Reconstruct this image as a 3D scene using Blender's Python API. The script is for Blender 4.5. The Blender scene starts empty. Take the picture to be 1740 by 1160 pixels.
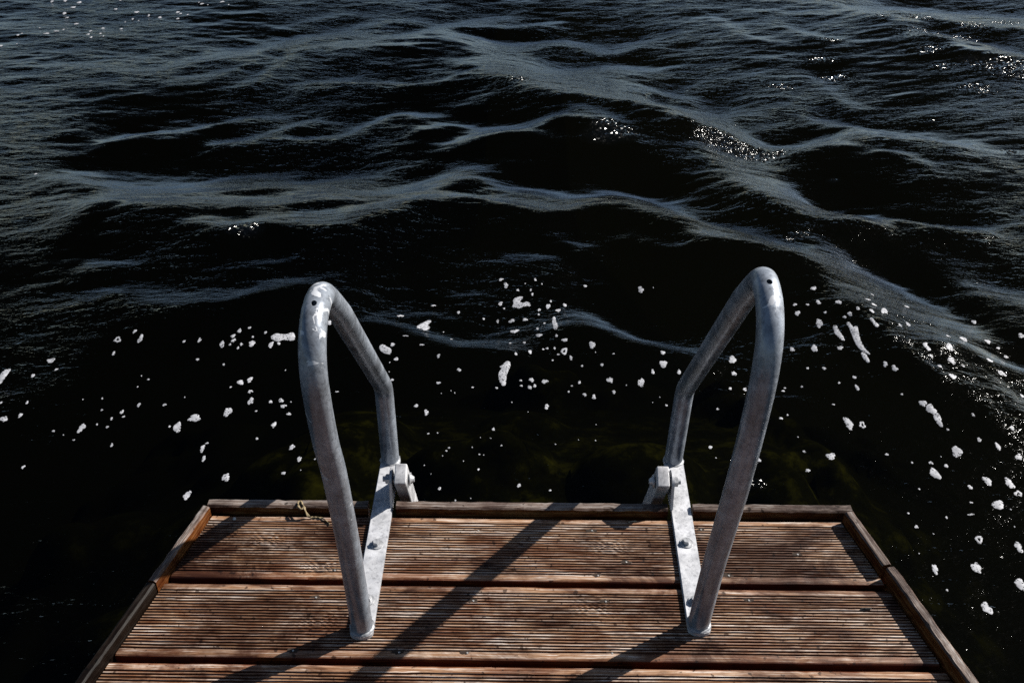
import bpy, bmesh, math, random
import numpy as np
from mathutils import Vector, Matrix
R = math.radians
scene = bpy.context.scene
col = scene.collection

# ------------------------------------------------------------------ camera, sky, sun, exposure
cam_d = bpy.data.cameras.new('camera'); cam = bpy.data.objects.new('camera', cam_d); col.objects.link(cam)
cam_d.lens = 35.0; cam_d.sensor_width = 36.0; cam_d.clip_start = 0.02; cam_d.clip_end = 2000
_m = [[0.999927, -0.008986, 0.008085, 0.0], [0.011738, 0.562058, -0.827014, 0.0], [0.002887, 0.827049, 0.562123, 1.25]]
cam.matrix_world = Matrix([_m[0], _m[1], _m[2], [0, 0, 0, 1]])
scene.camera = cam
SUN_AZ, SUN_EL = 63.0, 38.0          # azimuth from +Y towards +X
world = bpy.data.worlds.new('World'); scene.world = world; world.use_nodes = True
wn = world.node_tree; bg = wn.nodes['Background']
sky = wn.nodes.new('ShaderNodeTexSky'); sky.sky_type = 'NISHITA'; sky.sun_disc = False
sky.sun_elevation = R(SUN_EL); sky.sun_rotation = R(SUN_AZ); sky.dust_density = 0.6; sky.air_density = 1.0; sky.ozone_density = 1.0
wn.links.new(sky.outputs[0], bg.inputs[0]); bg.inputs[1].default_value = 0.05 * 0.8
sd = bpy.data.lights.new('sun', 'SUN'); sun = bpy.data.objects.new('sun', sd); col.objects.link(sun)
sd.energy = 5.0; sd.angle = R(0.5); sd.color = (1.0, 0.95, 0.88)
_s = Vector((math.sin(R(SUN_AZ)) * math.cos(R(SUN_EL)), math.cos(R(SUN_AZ)) * math.cos(R(SUN_EL)), math.sin(R(SUN_EL))))
sun.rotation_euler = _s.to_track_quat('Z', 'Y').to_euler(); sun.location = _s * 20
scene.view_settings.view_transform = 'Standard'; scene.view_settings.look = 'None'
scene.view_settings.exposure = 0.42; scene.view_settings.gamma = 1.0
scene.cycles.max_bounces = 6; scene.cycles.diffuse_bounces = 0; scene.cycles.use_denoising = False; scene.cycles.transparent_max_bounces = 8; scene.cycles.caustics_reflective = False
scene.cycles.caustics_refractive = False; scene.cycles.sample_clamp_indirect = 4.0; scene.cycles.sample_clamp_direct = 25.0

# ------------------------------------------------------------------ helpers
def node_mat(name):
    m = bpy.data.materials.new(name); m.use_nodes = True; nt = m.node_tree; nt.nodes.clear()
    out = nt.nodes.new('ShaderNodeOutputMaterial')
    def N(t, **kw):
        n = nt.nodes.new(t)
        for k, v in kw.items():
            if k.startswith('_'): setattr(n, k[1:], v)
            else:
                key = int(k[1:]) if k[0] == 'i' and k[1:].isdigit() else k.replace('__', ' ')
                n.inputs[key].default_value = v
        return n
    def L(a, b): nt.links.new(a, b)
    return m, N, L, out
def ramp(N, stops, interp='LINEAR'):
    n = N('ShaderNodeValToRGB'); cr = n.color_ramp; cr.interpolation = interp
    while len(cr.elements) < len(stops): cr.elements.new(0.5)
    for e, (p, c) in zip(cr.elements, stops):
        e.position = p; e.color = (c, c, c, 1) if not isinstance(c, tuple) else (*c, 1)
    return n
def mixc(N, L, fac, a, b, mode='MIX'):
    n = N('ShaderNodeMix', _data_type='RGBA', _blend_type=mode)
    for i, v in ((0, fac), (6, a), (7, b)):
        if hasattr(v, 'is_output'): L(v, n.inputs[i])
        else: n.inputs[i].default_value = v if i == 0 else (*v, 1)
    return n.outputs[2]
def math_n(N, L, op, a, b=None):
    n = N('ShaderNodeMath', _operation=op)
    for i, v in ((0, a), (1, b)):
        if v is None: continue
        if hasattr(v, 'is_output'): L(v, n.inputs[i])
        else: n.inputs[i].default_value = v
    return n.outputs[0]
def link_mesh(name, me, mat, parent=None, smooth=False):
    me.materials.clear(); me.materials.append(mat)
    if smooth: me.polygons.foreach_set('use_smooth', [True] * len(me.polygons))
    o = bpy.data.objects.new(name, me); col.objects.link(o)
    if parent is not None: o.parent = parent
    return o
def from_bm(name, bm, mat, parent=None, smooth=False):
    bmesh.ops.recalc_face_normals(bm, faces=bm.faces)
    me = bpy.data.meshes.new(name); bm.to_mesh(me); bm.free()
    return link_mesh(name, me, mat, parent, smooth)
def tag(o, label=None, cat=None, group=None, kind=None):
    if label: o['label'] = label
    if cat: o['category'] = cat
    if group: o['group'] = group
    if kind: o['kind'] = kind
    return o
def empty(name, loc):
    o = bpy.data.objects.new(name, None); col.objects.link(o); o.location = loc; o.empty_display_size = 0.05
    return o
def keep_world(o, parent):
    """o was built in world coordinates; its origin moves with the (unrotated) parent."""
    o.parent = parent; o.matrix_parent_inverse = Matrix.Translation(-Vector(parent.location))
    return o
def bm_box(bm, c, s, rot=None, bevel=0.0, segs=2):
    g = bmesh.ops.create_cube(bm, size=1.0)['verts']
    M = Matrix.Translation(c) @ (rot.to_4x4() if rot else Matrix.Identity(4)) @ Matrix.Diagonal((*s, 1))
    bmesh.ops.transform(bm, matrix=M, verts=g)
    if bevel:
        es = list({e for v in g for e in v.link_edges})
        bmesh.ops.bevel(bm, geom=es, offset=bevel, segments=segs, affect='EDGES', profile=0.6)
def bm_cyl(bm, p0, p1, r, n=24, r2=None, bevel=0.0):
    p0 = Vector(p0); p1 = Vector(p1); d = p1 - p0
    g = bmesh.ops.create_cone(bm, cap_ends=True, segments=n, radius1=r, radius2=r if r2 is None else r2, depth=d.length)['verts']
    M = Matrix.Translation((p0 + p1) / 2) @ d.to_track_quat('Z', 'Y').to_matrix().to_4x4()
    bmesh.ops.transform(bm, matrix=M, verts=g)
    if bevel:
        es = [e for e in {e for v in g for e in v.link_edges} if any(len(f.verts) > 4 for f in e.link_faces)]
        bmesh.ops.bevel(bm, geom=es, offset=bevel, segments=2, affect='EDGES')
def smooth_by_angle(o, deg=35):
    me = o.data
    me.polygons.foreach_set('use_smooth', [True] * len(me.polygons))
    me.set_sharp_from_angle(angle=R(deg))

BANDS = [
([(-3.12,5.96),(-2.87,5.92),(-2.57,5.81),(-2.37,5.85)],0.126,0.25),
([(-2.86,5.37),(-2.65,5.39),(-2.41,5.47),(-2.12,5.42),(-1.93,5.16)],0.071,0.15),
([(-2.44,5.26),(-2.2,5.22),(-1.97,5.18),(-1.82,5.33),(-1.67,5.59)],0.121,0.3),
([(-2.13,4.96),(-1.97,4.98),(-1.68,5.01),(-1.57,5.14),(-1.46,5.33),(-1.34,5.37)],0.081,0.3),
([(-1.57,5.5),(-1.4,5.67),(-1.25,5.84),(-1.07,5.92)],0.228,0.45),
([(-1.49,6.05),(-1.37,6.12),(-1.26,6.29)],0.085,0.35),
([(-1.41,4.99),(-1.29,5.35),(-1.26,5.49),(-1.02,5.6)],0.068,0.4),
([(-1.1,5.02),(-1.03,5.04),(-0.95,5.1)],0.077,0.6),
([(-1.86,4.24),(-1.82,4.34),(-1.67,4.39),(-1.55,4.4),(-1.46,4.52),(-1.33,4.6),(-1.18,4.61)],0.09,0.55),
([(-1.39,4.27),(-1.25,4.3),(-1.14,4.42),(-1.07,4.52),(-1.02,4.58)],0.075,0.6),
([(-1.08,4.33),(-0.98,4.31),(-0.84,4.4)],0.061,0.55),
([(-1.57,3.98),(-1.44,4.16),(-1.4,4.25)],0.046,0.3),
([(-1.87,3.84),(-1.73,3.84),(-1.57,3.88),(-1.46,3.9)],0.126,0.4),
([(-1.75,3.74),(-1.62,3.74),(-1.42,3.78),(-1.28,3.89),(-1.15,3.95),(-1.06,3.95)],0.092,0.65),
([(-1.59,3.63),(-1.46,3.63),(-1.3,3.64),(-1.16,3.71),(-1.01,3.79),(-0.86,3.83),(-0.76,3.9)],0.136,0.7),
([(-1.5,3.56),(-1.36,3.58),(-1.26,3.64)],0.056,0.65),
([(-1.63,3.46),(-1.48,3.46),(-1.33,3.46),(-1.14,3.48),(-1.0,3.52),(-0.81,3.57),(-0.72,3.61)],0.089,0.65),
([(-1.45,3.38),(-1.23,3.38),(-1.01,3.4),(-0.87,3.47),(-0.71,3.56)],0.077,0.6),
([(-0.9,3.63),(-0.79,3.7),(-0.74,3.76)],0.075,0.6),
([(-1.07,5.92),(-1.03,6.12),(-0.9,6.21),(-0.67,6.24)],0.105,0.35),
([(-1.03,5.62),(-0.82,5.77),(-0.61,5.97),(-0.39,6.22),(-0.17,6.36)],0.141,0.4),
([(-1.01,5.5),(-0.77,5.59),(-0.65,5.59)],0.071,0.4),
([(-0.79,5.77),(-0.57,5.78),(-0.32,5.78),(-0.08,5.81)],0.114,0.45),
([(-0.43,6.14),(-0.08,6.19),(0.2,6.28)],0.085,0.4),
([(-0.35,5.94),(-0.18,5.86),(0.07,5.87),(0.31,5.95),(0.47,5.76),(0.68,5.9)],0.155,0.5),
([(-0.32,5.73),(-0.13,5.71),(-0.02,5.79)],0.112,0.5),
([(-0.1,5.6),(-0.04,5.33),(0.14,5.27),(0.36,5.37),(0.53,5.44)],0.304,0.6),
([(-0.05,5.11),(0.09,5.02),(0.29,5.05),(0.49,5.03)],0.242,0.65),
([(0.1,4.87),(0.28,4.85),(0.48,4.85),(0.62,4.77)],0.198,0.65),
([(0.2,4.73),(0.37,4.71),(0.46,4.61),(0.61,4.53),(0.76,4.48)],0.131,0.7),
([(0.45,4.74),(0.49,4.63),(0.61,4.63)],0.134,0.75),
([(0.72,4.88),(0.72,4.69),(0.74,4.53)],0.136,0.95),
([(0.45,5.18),(0.66,5.15),(0.83,5.06)],0.125,0.55),
([(-0.93,5.01),(-0.73,5.03),(-0.5,4.99),(-0.37,5.07),(-0.21,5.2),(-0.09,5.17)],0.086,0.65),
([(-0.3,5.36),(-0.17,5.39)],0.101,0.5),
([(-0.83,4.33),(-0.74,4.46),(-0.62,4.61),(-0.51,4.59)],0.076,0.5),
([(-0.84,4.4),(-0.73,4.48),(-0.57,4.72)],0.039,0.3),
([(-0.5,4.54),(-0.41,4.59)],0.065,0.6),
([(-0.45,4.39),(-0.33,4.46),(-0.25,4.46)],0.074,0.6),
([(-0.42,4.54),(-0.3,4.7),(-0.19,4.81)],0.107,0.35),
([(-0.31,4.18),(-0.21,4.27),(-0.1,4.28),(0.01,4.3)],0.092,0.6),
([(-0.23,4.37),(-0.12,4.42),(-0.05,4.35)],0.096,0.6),
([(0.06,4.4),(0.19,4.42),(0.31,4.33),(0.42,4.33)],0.072,0.5),
([(0.25,4.52),(0.36,4.45),(0.46,4.29),(0.47,4.17)],0.084,0.5),
([(-0.75,3.84),(-0.68,3.9),(-0.61,3.92)],0.051,0.45),
([(-0.72,3.65),(-0.61,3.67),(-0.47,3.69),(-0.34,3.78),(-0.26,3.92)],0.133,0.55),
([(-0.71,3.56),(-0.56,3.61),(-0.39,3.65),(-0.29,3.77)],0.092,0.55),
([(-0.56,3.33),(-0.5,3.44),(-0.33,3.48),(-0.21,3.5),(-0.08,3.48),(0.04,3.43),(0.11,3.39)],0.117,0.6),
([(-0.7,3.47),(-0.51,3.49)],0.051,0.5),
([(-0.04,3.7),(0.07,3.68),(0.19,3.59),(0.3,3.56),(0.42,3.53)],0.107,0.55),
([(-0.2,3.77),(-0.14,3.79)],0.038,0.5),
([(0.37,3.67),(0.47,3.63),(0.53,3.6),(0.53,3.46),(0.57,3.35)],0.14,0.65),
([(0.54,3.58),(0.56,3.46),(0.6,3.39)],0.068,0.95),
([(0.15,3.5),(0.26,3.45),(0.37,3.46)],0.084,0.4),
([(1.17,6.26),(1.27,6.09),(1.33,5.85),(1.4,5.82)],0.082,0.35),
([(1.65,5.98),(1.71,5.83),(1.76,5.81)],0.071,0.4),
([(2.12,6.41),(2.19,6.19),(2.29,6.07),(2.48,6.2)],0.178,0.4),
([(2.37,6.41),(2.61,6.38),(2.84,6.34),(3.07,6.21)],0.326,0.55),
([(2.5,6.2),(2.72,6.0),(2.95,5.93)],0.216,0.45),
([(2.34,5.76),(2.49,5.69),(2.64,5.52),(2.71,5.35)],0.171,0.55),
([(2.43,5.58),(2.48,5.38),(2.66,5.29)],0.108,0.4),
([(1.61,5.2),(1.61,5.02),(1.64,4.9),(1.63,4.82)],0.067,0.5),
([(0.84,5.12),(0.93,5.25),(0.98,5.32)],0.081,0.3),
([(0.79,4.77),(0.9,4.8),(1.02,4.86)],0.169,0.55),
([(1.0,4.83),(0.99,4.64),(1.04,4.49)],0.081,0.95),
([(0.89,4.64),(0.93,4.51)],0.078,0.85),
([(0.75,4.41),(0.93,4.41),(1.05,4.32),(1.19,4.25),(1.29,4.3),(1.42,4.37)],0.133,0.7),
([(1.02,4.49),(1.13,4.39),(1.25,4.35)],0.074,0.65),
([(1.17,4.16),(1.29,4.21),(1.42,4.24)],0.069,0.6),
([(1.51,4.65),(1.54,4.55),(1.64,4.5),(1.72,4.45),(1.8,4.33),(1.92,4.24)],0.116,0.6),
([(1.74,4.53),(1.82,4.48),(1.96,4.34)],0.091,0.35),
([(1.51,4.4),(1.61,4.35),(1.69,4.26)],0.074,0.6),
([(2.04,4.32),(2.06,4.2)],0.037,0.35),
([(1.61,4.1),(1.69,4.08),(1.73,3.96)],0.031,0.5),
([(1.53,4.19),(1.58,4.13)],0.028,0.3),
([(1.08,4.1),(1.04,3.93),(1.05,3.75),(1.1,3.62),(1.23,3.56),(1.29,3.52)],0.116,0.95),
([(0.99,3.87),(0.95,3.75),(0.98,3.64),(1.06,3.5),(1.15,3.42)],0.111,0.85),
([(0.88,4.11),(0.92,3.91),(0.92,3.73),(0.95,3.68)],0.1,0.65),
([(0.87,3.85),(0.91,3.81)],0.05,0.6),
([(0.72,3.84),(0.8,3.85),(0.84,3.84)],0.03,0.5),
([(1.29,3.52),(1.44,3.51),(1.54,3.46),(1.63,3.4),(1.72,3.41)],0.07,0.7),
([(1.14,3.36),(1.26,3.42),(1.33,3.39)],0.067,0.65),
([(1.95,3.92),(1.99,3.89)],0.03,0.3),
([(0.61,3.39),(0.68,3.36),(0.79,3.34)],0.041,0.85),
([(1.31,3.68),(1.43,3.61),(1.51,3.63)],0.026,0.35),
([(-1.48,2.97),(-1.44,2.98),(-1.34,2.95)],0.031,0.5),
([(-1.36,2.81),(-1.27,2.76),(-1.16,2.75),(-1.01,2.78)],0.028,0.45),
([(-1.3,2.84),(-1.18,2.78),(-1.07,2.78),(-1.0,2.8)],0.023,0.45),
([(-1.23,2.72),(-1.09,2.69),(-0.99,2.7),(-0.87,2.74)],0.027,0.5),
([(-0.88,2.74),(-0.83,2.78),(-0.73,2.82)],0.06,0.5),
([(-0.91,2.95),(-0.82,2.94)],0.036,0.5),
([(-1.0,2.93),(-0.97,2.99)],0.025,0.3),
([(-1.16,3.24),(-1.03,3.17),(-0.93,3.23),(-0.83,3.27),(-0.71,3.28)],0.066,0.55),
([(-0.81,3.19),(-0.65,3.18)],0.055,0.5),
([(-0.95,3.3),(-0.67,3.29)],0.077,0.55),
([(-0.48,2.79),(-0.42,2.71),(-0.32,2.7),(-0.2,2.68)],0.027,0.4),
([(-0.46,2.65),(-0.38,2.6),(-0.27,2.56),(-0.18,2.5),(-0.11,2.48),(-0.03,2.49)],0.049,0.45),
([(-0.17,2.51),(-0.11,2.56),(-0.04,2.61)],0.027,0.5),
([(-0.21,2.82),(-0.14,2.83)],0.025,0.45),
([(-0.04,3.02),(0.04,3.03),(0.14,3.01)],0.028,0.4),
([(0.16,2.87),(0.22,2.91),(0.27,2.88)],0.026,0.5),
([(0.19,2.83),(0.23,2.78)],0.025,0.5),
([(0.2,2.7),(0.22,2.63),(0.25,2.59),(0.3,2.57),(0.34,2.53),(0.42,2.5),(0.49,2.48)],0.056,0.65),
([(0.24,2.62),(0.32,2.61)],0.025,0.5),
([(0.07,2.62),(0.15,2.58),(0.22,2.58)],0.018,0.4),
([(-0.4,2.38),(-0.31,2.35),(-0.22,2.34)],0.028,0.25),
([(0.27,2.4),(0.32,2.38)],0.014,0.3),
([(0.27,2.81),(0.3,2.75),(0.36,2.73)],0.014,0.35),
([(0.12,3.17),(0.23,3.09)],0.033,0.45),
([(0.41,3.17),(0.44,3.09)],0.033,0.4),
([(0.51,3.05),(0.57,3.03)],0.019,0.4),
([(0.69,3.28),(0.8,3.3),(0.85,3.22),(0.87,3.13)],0.083,0.6),
([(0.66,3.13),(0.73,3.1),(0.81,3.07)],0.07,0.65),
([(0.88,3.08),(0.99,3.07),(1.1,3.04),(1.17,2.99),(1.24,2.99)],0.103,0.7),
([(1.08,3.3),(1.09,3.19),(1.13,3.1),(1.22,3.01),(1.29,2.94),(1.34,2.85),(1.38,2.78)],0.078,0.7),
([(0.92,3.0),(0.97,2.97),(1.03,2.91),(1.11,2.89)],0.033,0.4),
([(1.15,2.89),(1.16,2.79),(1.21,2.73),(1.27,2.69),(1.31,2.64)],0.151,0.65),
([(1.07,2.69),(1.12,2.61),(1.21,2.55),(1.31,2.54)],0.07,0.65),
([(1.12,2.48),(1.21,2.46),(1.33,2.48),(1.42,2.44),(1.5,2.41)],0.039,0.55),
([(1.13,2.45),(1.14,2.38),(1.17,2.33),(1.2,2.29)],0.031,0.55),
([(1.29,2.31),(1.28,2.24),(1.29,2.14)],0.023,0.5),
([(1.3,2.32),(1.37,2.3),(1.41,2.27),(1.4,2.17)],0.048,0.45),
([(1.36,2.38),(1.43,2.37)],0.051,0.3),
([(1.56,3.16),(1.54,3.06),(1.58,3.0)],0.054,0.35),
([(1.6,2.96),(1.66,2.9),(1.68,2.84)],0.084,0.45),
([(1.6,2.87),(1.58,2.78),(1.59,2.69)],0.047,0.4),
([(0.86,2.71),(0.92,2.67),(0.97,2.63)],0.029,0.35),
([(0.78,2.44),(0.82,2.45)],0.023,0.4),
([(0.82,2.48),(0.89,2.5),(0.95,2.53)],0.018,0.4),
([(0.68,2.3),(0.74,2.29),(0.79,2.26),(0.82,2.22)],0.016,0.45),
([(0.61,1.97),(0.62,1.93),(0.63,1.88)],0.023,0.4),
([(0.96,1.92),(0.98,1.89)],0.013,0.3)]

FOAM = [
(-1.529,2.366,0.0139,0.0361,0,0),
(1.055,1.528,0.0133,0.018,0,2),
(0.899,2.134,0.0117,0.0278,0,2),
(1.152,2.018,0.0131,0.0245,0,2),
(1.075,1.949,0.0128,0.0231,0,2),
(1.076,1.647,0.0114,0.0206,0,2),
(-0.908,2.17,0.0217,0.0141,0,0),
(-0.946,2.134,0.0119,0.0245,0,0),
(1.125,2.16,0.0142,0.0212,0,2),
(1.134,2.125,0.0113,0.0245,0,2),
(1.252,1.913,0.0123,0.0194,0,2),
(-0.82,2.194,0.0112,0.0223,0,0),
(0.632,2.425,0.0116,0.0232,0,2),
(0.979,1.645,0.0067,0.0175,0,2),
(-0.768,1.95,0.0098,0.0183,1,0),
(0.827,2.023,0.012,0.0161,0,2),
(0.132,2.447,0.0134,0.0176,1,1),
(1.2,1.712,0.0094,0.0184,0,2),
(-0.853,1.886,0.0098,0.0171,0,0),
(1.199,1.921,0.0116,0.0169,0,2),
(1.114,1.735,0.0108,0.0152,1,2),
(0.348,2.297,0.0097,0.0197,0,1),
(0.916,2.565,0.0099,0.0249,0,2),
(1.258,2.419,0.013,0.0192,0,2),
(-0.018,2.6,0.0147,0.0152,0,1),
(0.418,2.368,0.0145,0.0126,0,1),
(-1.212,2.131,0.0094,0.0199,0,0),
(1.352,2.529,0.0136,0.0188,0,2),
(1.246,2.36,0.0135,0.0157,0,2),
(0.216,2.461,0.0114,0.0155,0,1),
(1.22,2.28,0.014,0.0136,0,2),
(0.873,2.441,0.0096,0.0191,0,2),
(1.262,1.879,0.0109,0.0124,1,2),
(-1.45,2.176,0.0128,0.0135,0,0),
(-1.231,2.507,0.0118,0.0165,1,0),
(-0.764,2.238,0.0077,0.0178,0,0),
(0.934,2.126,0.0104,0.0128,1,2),
(-0.856,2.054,0.0061,0.0159,0,0),
(1.11,2.183,0.01,0.0138,1,2),
(0.26,2.311,0.009,0.0131,0,1),
(-0.811,2.314,0.0129,0.01,0,0),
(1.402,2.358,0.0124,0.0132,0,2),
(-0.049,2.855,0.0067,0.0175,0,1),
(-0.81,2.475,0.0104,0.0136,0,0),
(0.398,2.827,0.0097,0.0174,0,1),
(-1.411,2.429,0.0119,0.0135,0,0),
(1.177,2.542,0.007,0.0182,0,2),
(1.307,1.999,0.0105,0.0109,0,2),
(-0.681,2.146,0.0075,0.0134,0,0),
(-0.616,2.064,0.008,0.0116,0,0),
(-1.159,2.505,0.0078,0.0192,0,0),
(-0.9,2.471,0.0075,0.018,0,0),
(1.443,2.558,0.0114,0.0145,0,2),
(1.069,2.319,0.008,0.0147,0,2),
(0.058,2.547,0.0103,0.0111,0,1),
(0.073,2.317,0.0097,0.0098,0,1),
(-0.26,2.185,0.0075,0.0112,0,1),
(0.09,2.735,0.0072,0.0177,0,1),
(-0.753,2.475,0.0074,0.0148,0,0),
(-0.786,2.327,0.0072,0.0138,0,0),
(-0.588,2.021,0.0072,0.0102,0,0),
(1.262,2.029,0.007,0.0133,0,2),
(-0.597,2.6,0.0091,0.0127,0,0),
(0.991,2.645,0.0094,0.014,0,2),
(0.077,2.217,0.0063,0.0123,1,1),
(0.122,2.711,0.0094,0.0121,0,1),
(0.813,2.455,0.0074,0.0135,0,2),
(-0.383,2.677,0.0115,0.0094,0,1),
(-0.027,2.665,0.01,0.0105,0,1),
(0.135,2.501,0.0108,0.0085,0,1),
(-0.668,2.219,0.0083,0.0093,0,0),
(0.942,2.753,0.0096,0.013,0,2),
(1.567,2.604,0.01,0.0135,0,2),
(0.935,2.665,0.0071,0.0155,0,2),
(0.626,2.362,0.0071,0.0112,0,2),
(1.074,2.581,0.0062,0.0161,0,2),
(0.211,2.25,0.0064,0.0105,1,1),
(0.034,2.322,0.0071,0.0098,0,1),
(0.421,2.411,0.0093,0.0082,0,1),
(0.015,2.66,0.0085,0.0105,0,1),
(-0.679,2.241,0.0084,0.0082,0,0),
(-0.843,2.016,0.0047,0.0122,0,0),
(1.102,2.699,0.0096,0.0114,0,2),
(0.956,2.27,0.005,0.013,0,2),
(1.385,2.411,0.0109,0.009,0,2),
(-0.868,2.487,0.0068,0.0125,0,0),
(-0.385,2.479,0.0088,0.0085,0,1),
(-0.065,2.756,0.0073,0.0124,0,1),
(0.03,2.448,0.006,0.0117,0,1),
(0.461,2.341,0.0052,0.0125,0,1),
(0.863,2.624,0.0085,0.0105,0,2),
(1.103,2.647,0.0087,0.0111,0,2),
(0.944,2.429,0.0089,0.0083,0,2),
(1.049,2.339,0.0066,0.0108,0,2),
(1.32,2.09,0.0057,0.0114,0,2),
(0.001,1.926,0.0053,0.0078,0,1),
(0.145,2.751,0.0058,0.0137,0,1),
(-0.773,2.274,0.0071,0.0085,0,0),
(1.472,2.725,0.0085,0.0121,0,2),
(0.151,2.412,0.0046,0.012,0,1),
(0.756,1.974,0.0072,0.0062,0,2),
(-0.368,2.416,0.006,0.0093,0,1),
(0.029,2.293,0.0058,0.0086,0,1),
(-0.291,2.211,0.0057,0.0083,0,1),
(-0.875,2.508,0.0068,0.0098,0,0),
(-0.86,2.531,0.0053,0.0128,0,0),
(-1.408,2.189,0.0068,0.0094,0,0),
(1.007,2.575,0.0069,0.0106,0,2),
(0.645,2.287,0.0049,0.0108,0,2),
(1.149,1.901,0.0061,0.0077,0,2),
(-0.178,2.356,0.0065,0.0078,0,1),
(-2.682,5.984,0.0162,0.0359,0,0),
(-0.973,2.492,0.0061,0.0099,0,0),
(-0.62,1.967,0.0052,0.007,0,0),
(0.639,2.022,0.0046,0.0083,0,2),
(1.199,2.325,0.0059,0.0097,0,2),
(1.424,2.264,0.0061,0.0099,0,2),
(0.385,2.338,0.0046,0.0101,0,1),
(0.185,2.26,0.0057,0.0074,0,1),
(0.268,2.266,0.0045,0.0096,0,1),
(-0.647,2.189,0.0062,0.0068,0,0),
(1.145,2.522,0.0046,0.012,0,2),
(1.249,2.738,0.0075,0.0101,0,2),
(-0.066,2.887,0.0075,0.0089,0,1),
(-0.234,2.302,0.0065,0.0065,0,1),
(1.478,2.495,0.0081,0.0079,0,2),
(-1.44,2.362,0.0055,0.0103,0,0),
(-1.119,2.193,0.0051,0.0088,0,0),
(-1.187,2.539,0.0063,0.0091,0,0),
(0.864,2.667,0.0062,0.0092,0,2),
(0.515,2.063,0.0053,0.0062,0,2),
(1.22,2.052,0.0056,0.0073,0,2),
(-0.2,2.712,0.0043,0.0113,0,1),
(-0.242,2.42,0.004,0.0104,0,1),
(0.977,1.777,0.0046,0.0064,0,2),
(-2.812,6.289,0.0156,0.0339,0,0),
(-2.387,6.202,0.015,0.0317,0,0),
(-1.107,2.067,0.0035,0.0091,0,0),
(1.292,2.51,0.0071,0.0077,0,2),
(1.111,1.973,0.0061,0.0056,0,2),
(-0.371,2.32,0.0065,0.0055,0,1),
(0.217,2.871,0.0053,0.0102,0,1),
(0.043,2.3,0.0045,0.0075,0,1),
(-0.012,2.427,0.004,0.0093,0,1),
(-1.224,2.446,0.0046,0.0102,0,0),
(-1.379,2.385,0.0055,0.0088,0,0),
(-0.707,2.235,0.0049,0.007,0,0),
(-1.078,2.219,0.0043,0.0088,0,0),
(1.035,2.593,0.0054,0.0092,0,2),
(0.958,2.31,0.0051,0.0078,0,2),
(1.076,1.985,0.0048,0.0067,0,2),
(1.121,1.812,0.0095,0.003,0,2),
(-2.767,5.757,0.0171,0.0221,0,0),
(-2.812,6.39,0.0186,0.0261,0,0),
(-2.219,6.119,0.0148,0.0253,0,0),
(0.061,2.715,0.005,0.0081,0,1),
(-0.072,2.67,0.0043,0.0092,0,1),
(0.013,2.516,0.0048,0.0073,0,1),
(0.24,2.371,0.0046,0.0068,0,1),
(-0.071,2.127,0.0037,0.0068,0,1),
(-0.205,1.914,0.0035,0.0061,0,1),
(-1.316,1.984,0.0043,0.0072,0,0),
(1.142,2.771,0.0049,0.0101,0,2),
(0.604,2.292,0.0042,0.0072,0,2),
(1.229,2.133,0.0043,0.0076,0,2),
(0.883,2.354,0.0065,0.0052,0,2),
(-0.731,2.483,0.0052,0.0068,0,0),
(-1.005,2.22,0.005,0.0062,0,0),
(0.99,2.567,0.0054,0.0075,0,2),
(0.722,2.162,0.0048,0.0057,0,2),
(1.188,2.37,0.0052,0.0071,0,2),
(-2.136,6.215,0.0135,0.0258,0,0),
(-1.917,6.436,0.0138,0.0269,0,0),
(-0.296,2.472,0.0088,0.0036,0,1),
(-2.937,5.537,0.0091,0.0236,0,0),
(-2.73,5.808,0.0159,0.0198,0,0),
(1.466,2.53,0.0065,0.0064,0,2),
(0.049,2.878,0.0045,0.0088,0,1),
(-0.285,2.764,0.0088,0.0042,0,1),
(0.172,2.309,0.0039,0.0065,0,1),
(0.054,2.593,0.0035,0.0088,0,1),
(0.111,2.53,0.0034,0.0086,0,1),
(-0.841,2.47,0.0045,0.0068,0,0),
(1.276,2.346,0.0045,0.0071,0,2),
(-0.349,2.519,0.0089,0.0031,0,1),
(-0.959,2.409,0.0052,0.0054,0,0),
(-0.849,2.074,0.0048,0.0044,0,0),
(0.901,2.658,0.0055,0.0061,0,2),
(0.943,2.608,0.0062,0.0053,0,2),
(0.762,2.044,0.0047,0.0043,0,2),
(0.973,2.023,0.0047,0.0044,0,2),
(-2.823,6.171,0.0139,0.0219,0,0),
(0.751,2.277,0.0063,0.0036,0,2),
(-0.009,2.824,0.0044,0.0071,0,1),
(0.039,2.801,0.0037,0.0085,0,1),
(0.082,2.469,0.004,0.0059,0,1),
(0.114,2.433,0.004,0.0058,0,1),
(-1.02,2.487,0.0038,0.0071,0,0),
(-0.779,2.525,0.0038,0.007,0,0),
(-1.141,2.134,0.0036,0.0061,0,0),
(-1.484,2.242,0.0038,0.007,0,0),
(-2.527,5.76,0.0117,0.019,0,0),
(-2.91,6.416,0.013,0.0236,0,0),
(-2.032,6.386,0.0124,0.0215,0,0),
(-0.03,2.515,0.0048,0.0048,0,1),
(0.104,2.467,0.0027,0.007,0,1),
(-0.066,2.285,0.0045,0.0043,0,1),
(-1.108,2.175,0.005,0.0043,0,0),
(-0.832,2.545,0.0045,0.0057,0,0),
(-1.14,2.167,0.0029,0.0074,0,0),
(-1.288,2.123,0.0044,0.005,0,0),
(-1.407,2.238,0.003,0.0079,0,0),
(0.555,2.205,0.0041,0.0045,0,2),
(-2.497,5.913,0.0106,0.0197,0,0),
(-2.989,6.401,0.0116,0.0237,0,0),
(0.059,2.686,0.0036,0.0066,0,1),
(0.081,1.91,0.0029,0.0043,0,1),
(0.076,2.625,0.0028,0.0073,0,1),
(0.003,2.318,0.0039,0.0043,0,1),
(0.005,2.298,0.0039,0.0043,0,1),
(-2.039,3.827,0.0056,0.0123,0,0),
(-0.875,2.468,0.003,0.0069,0,0),
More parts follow.
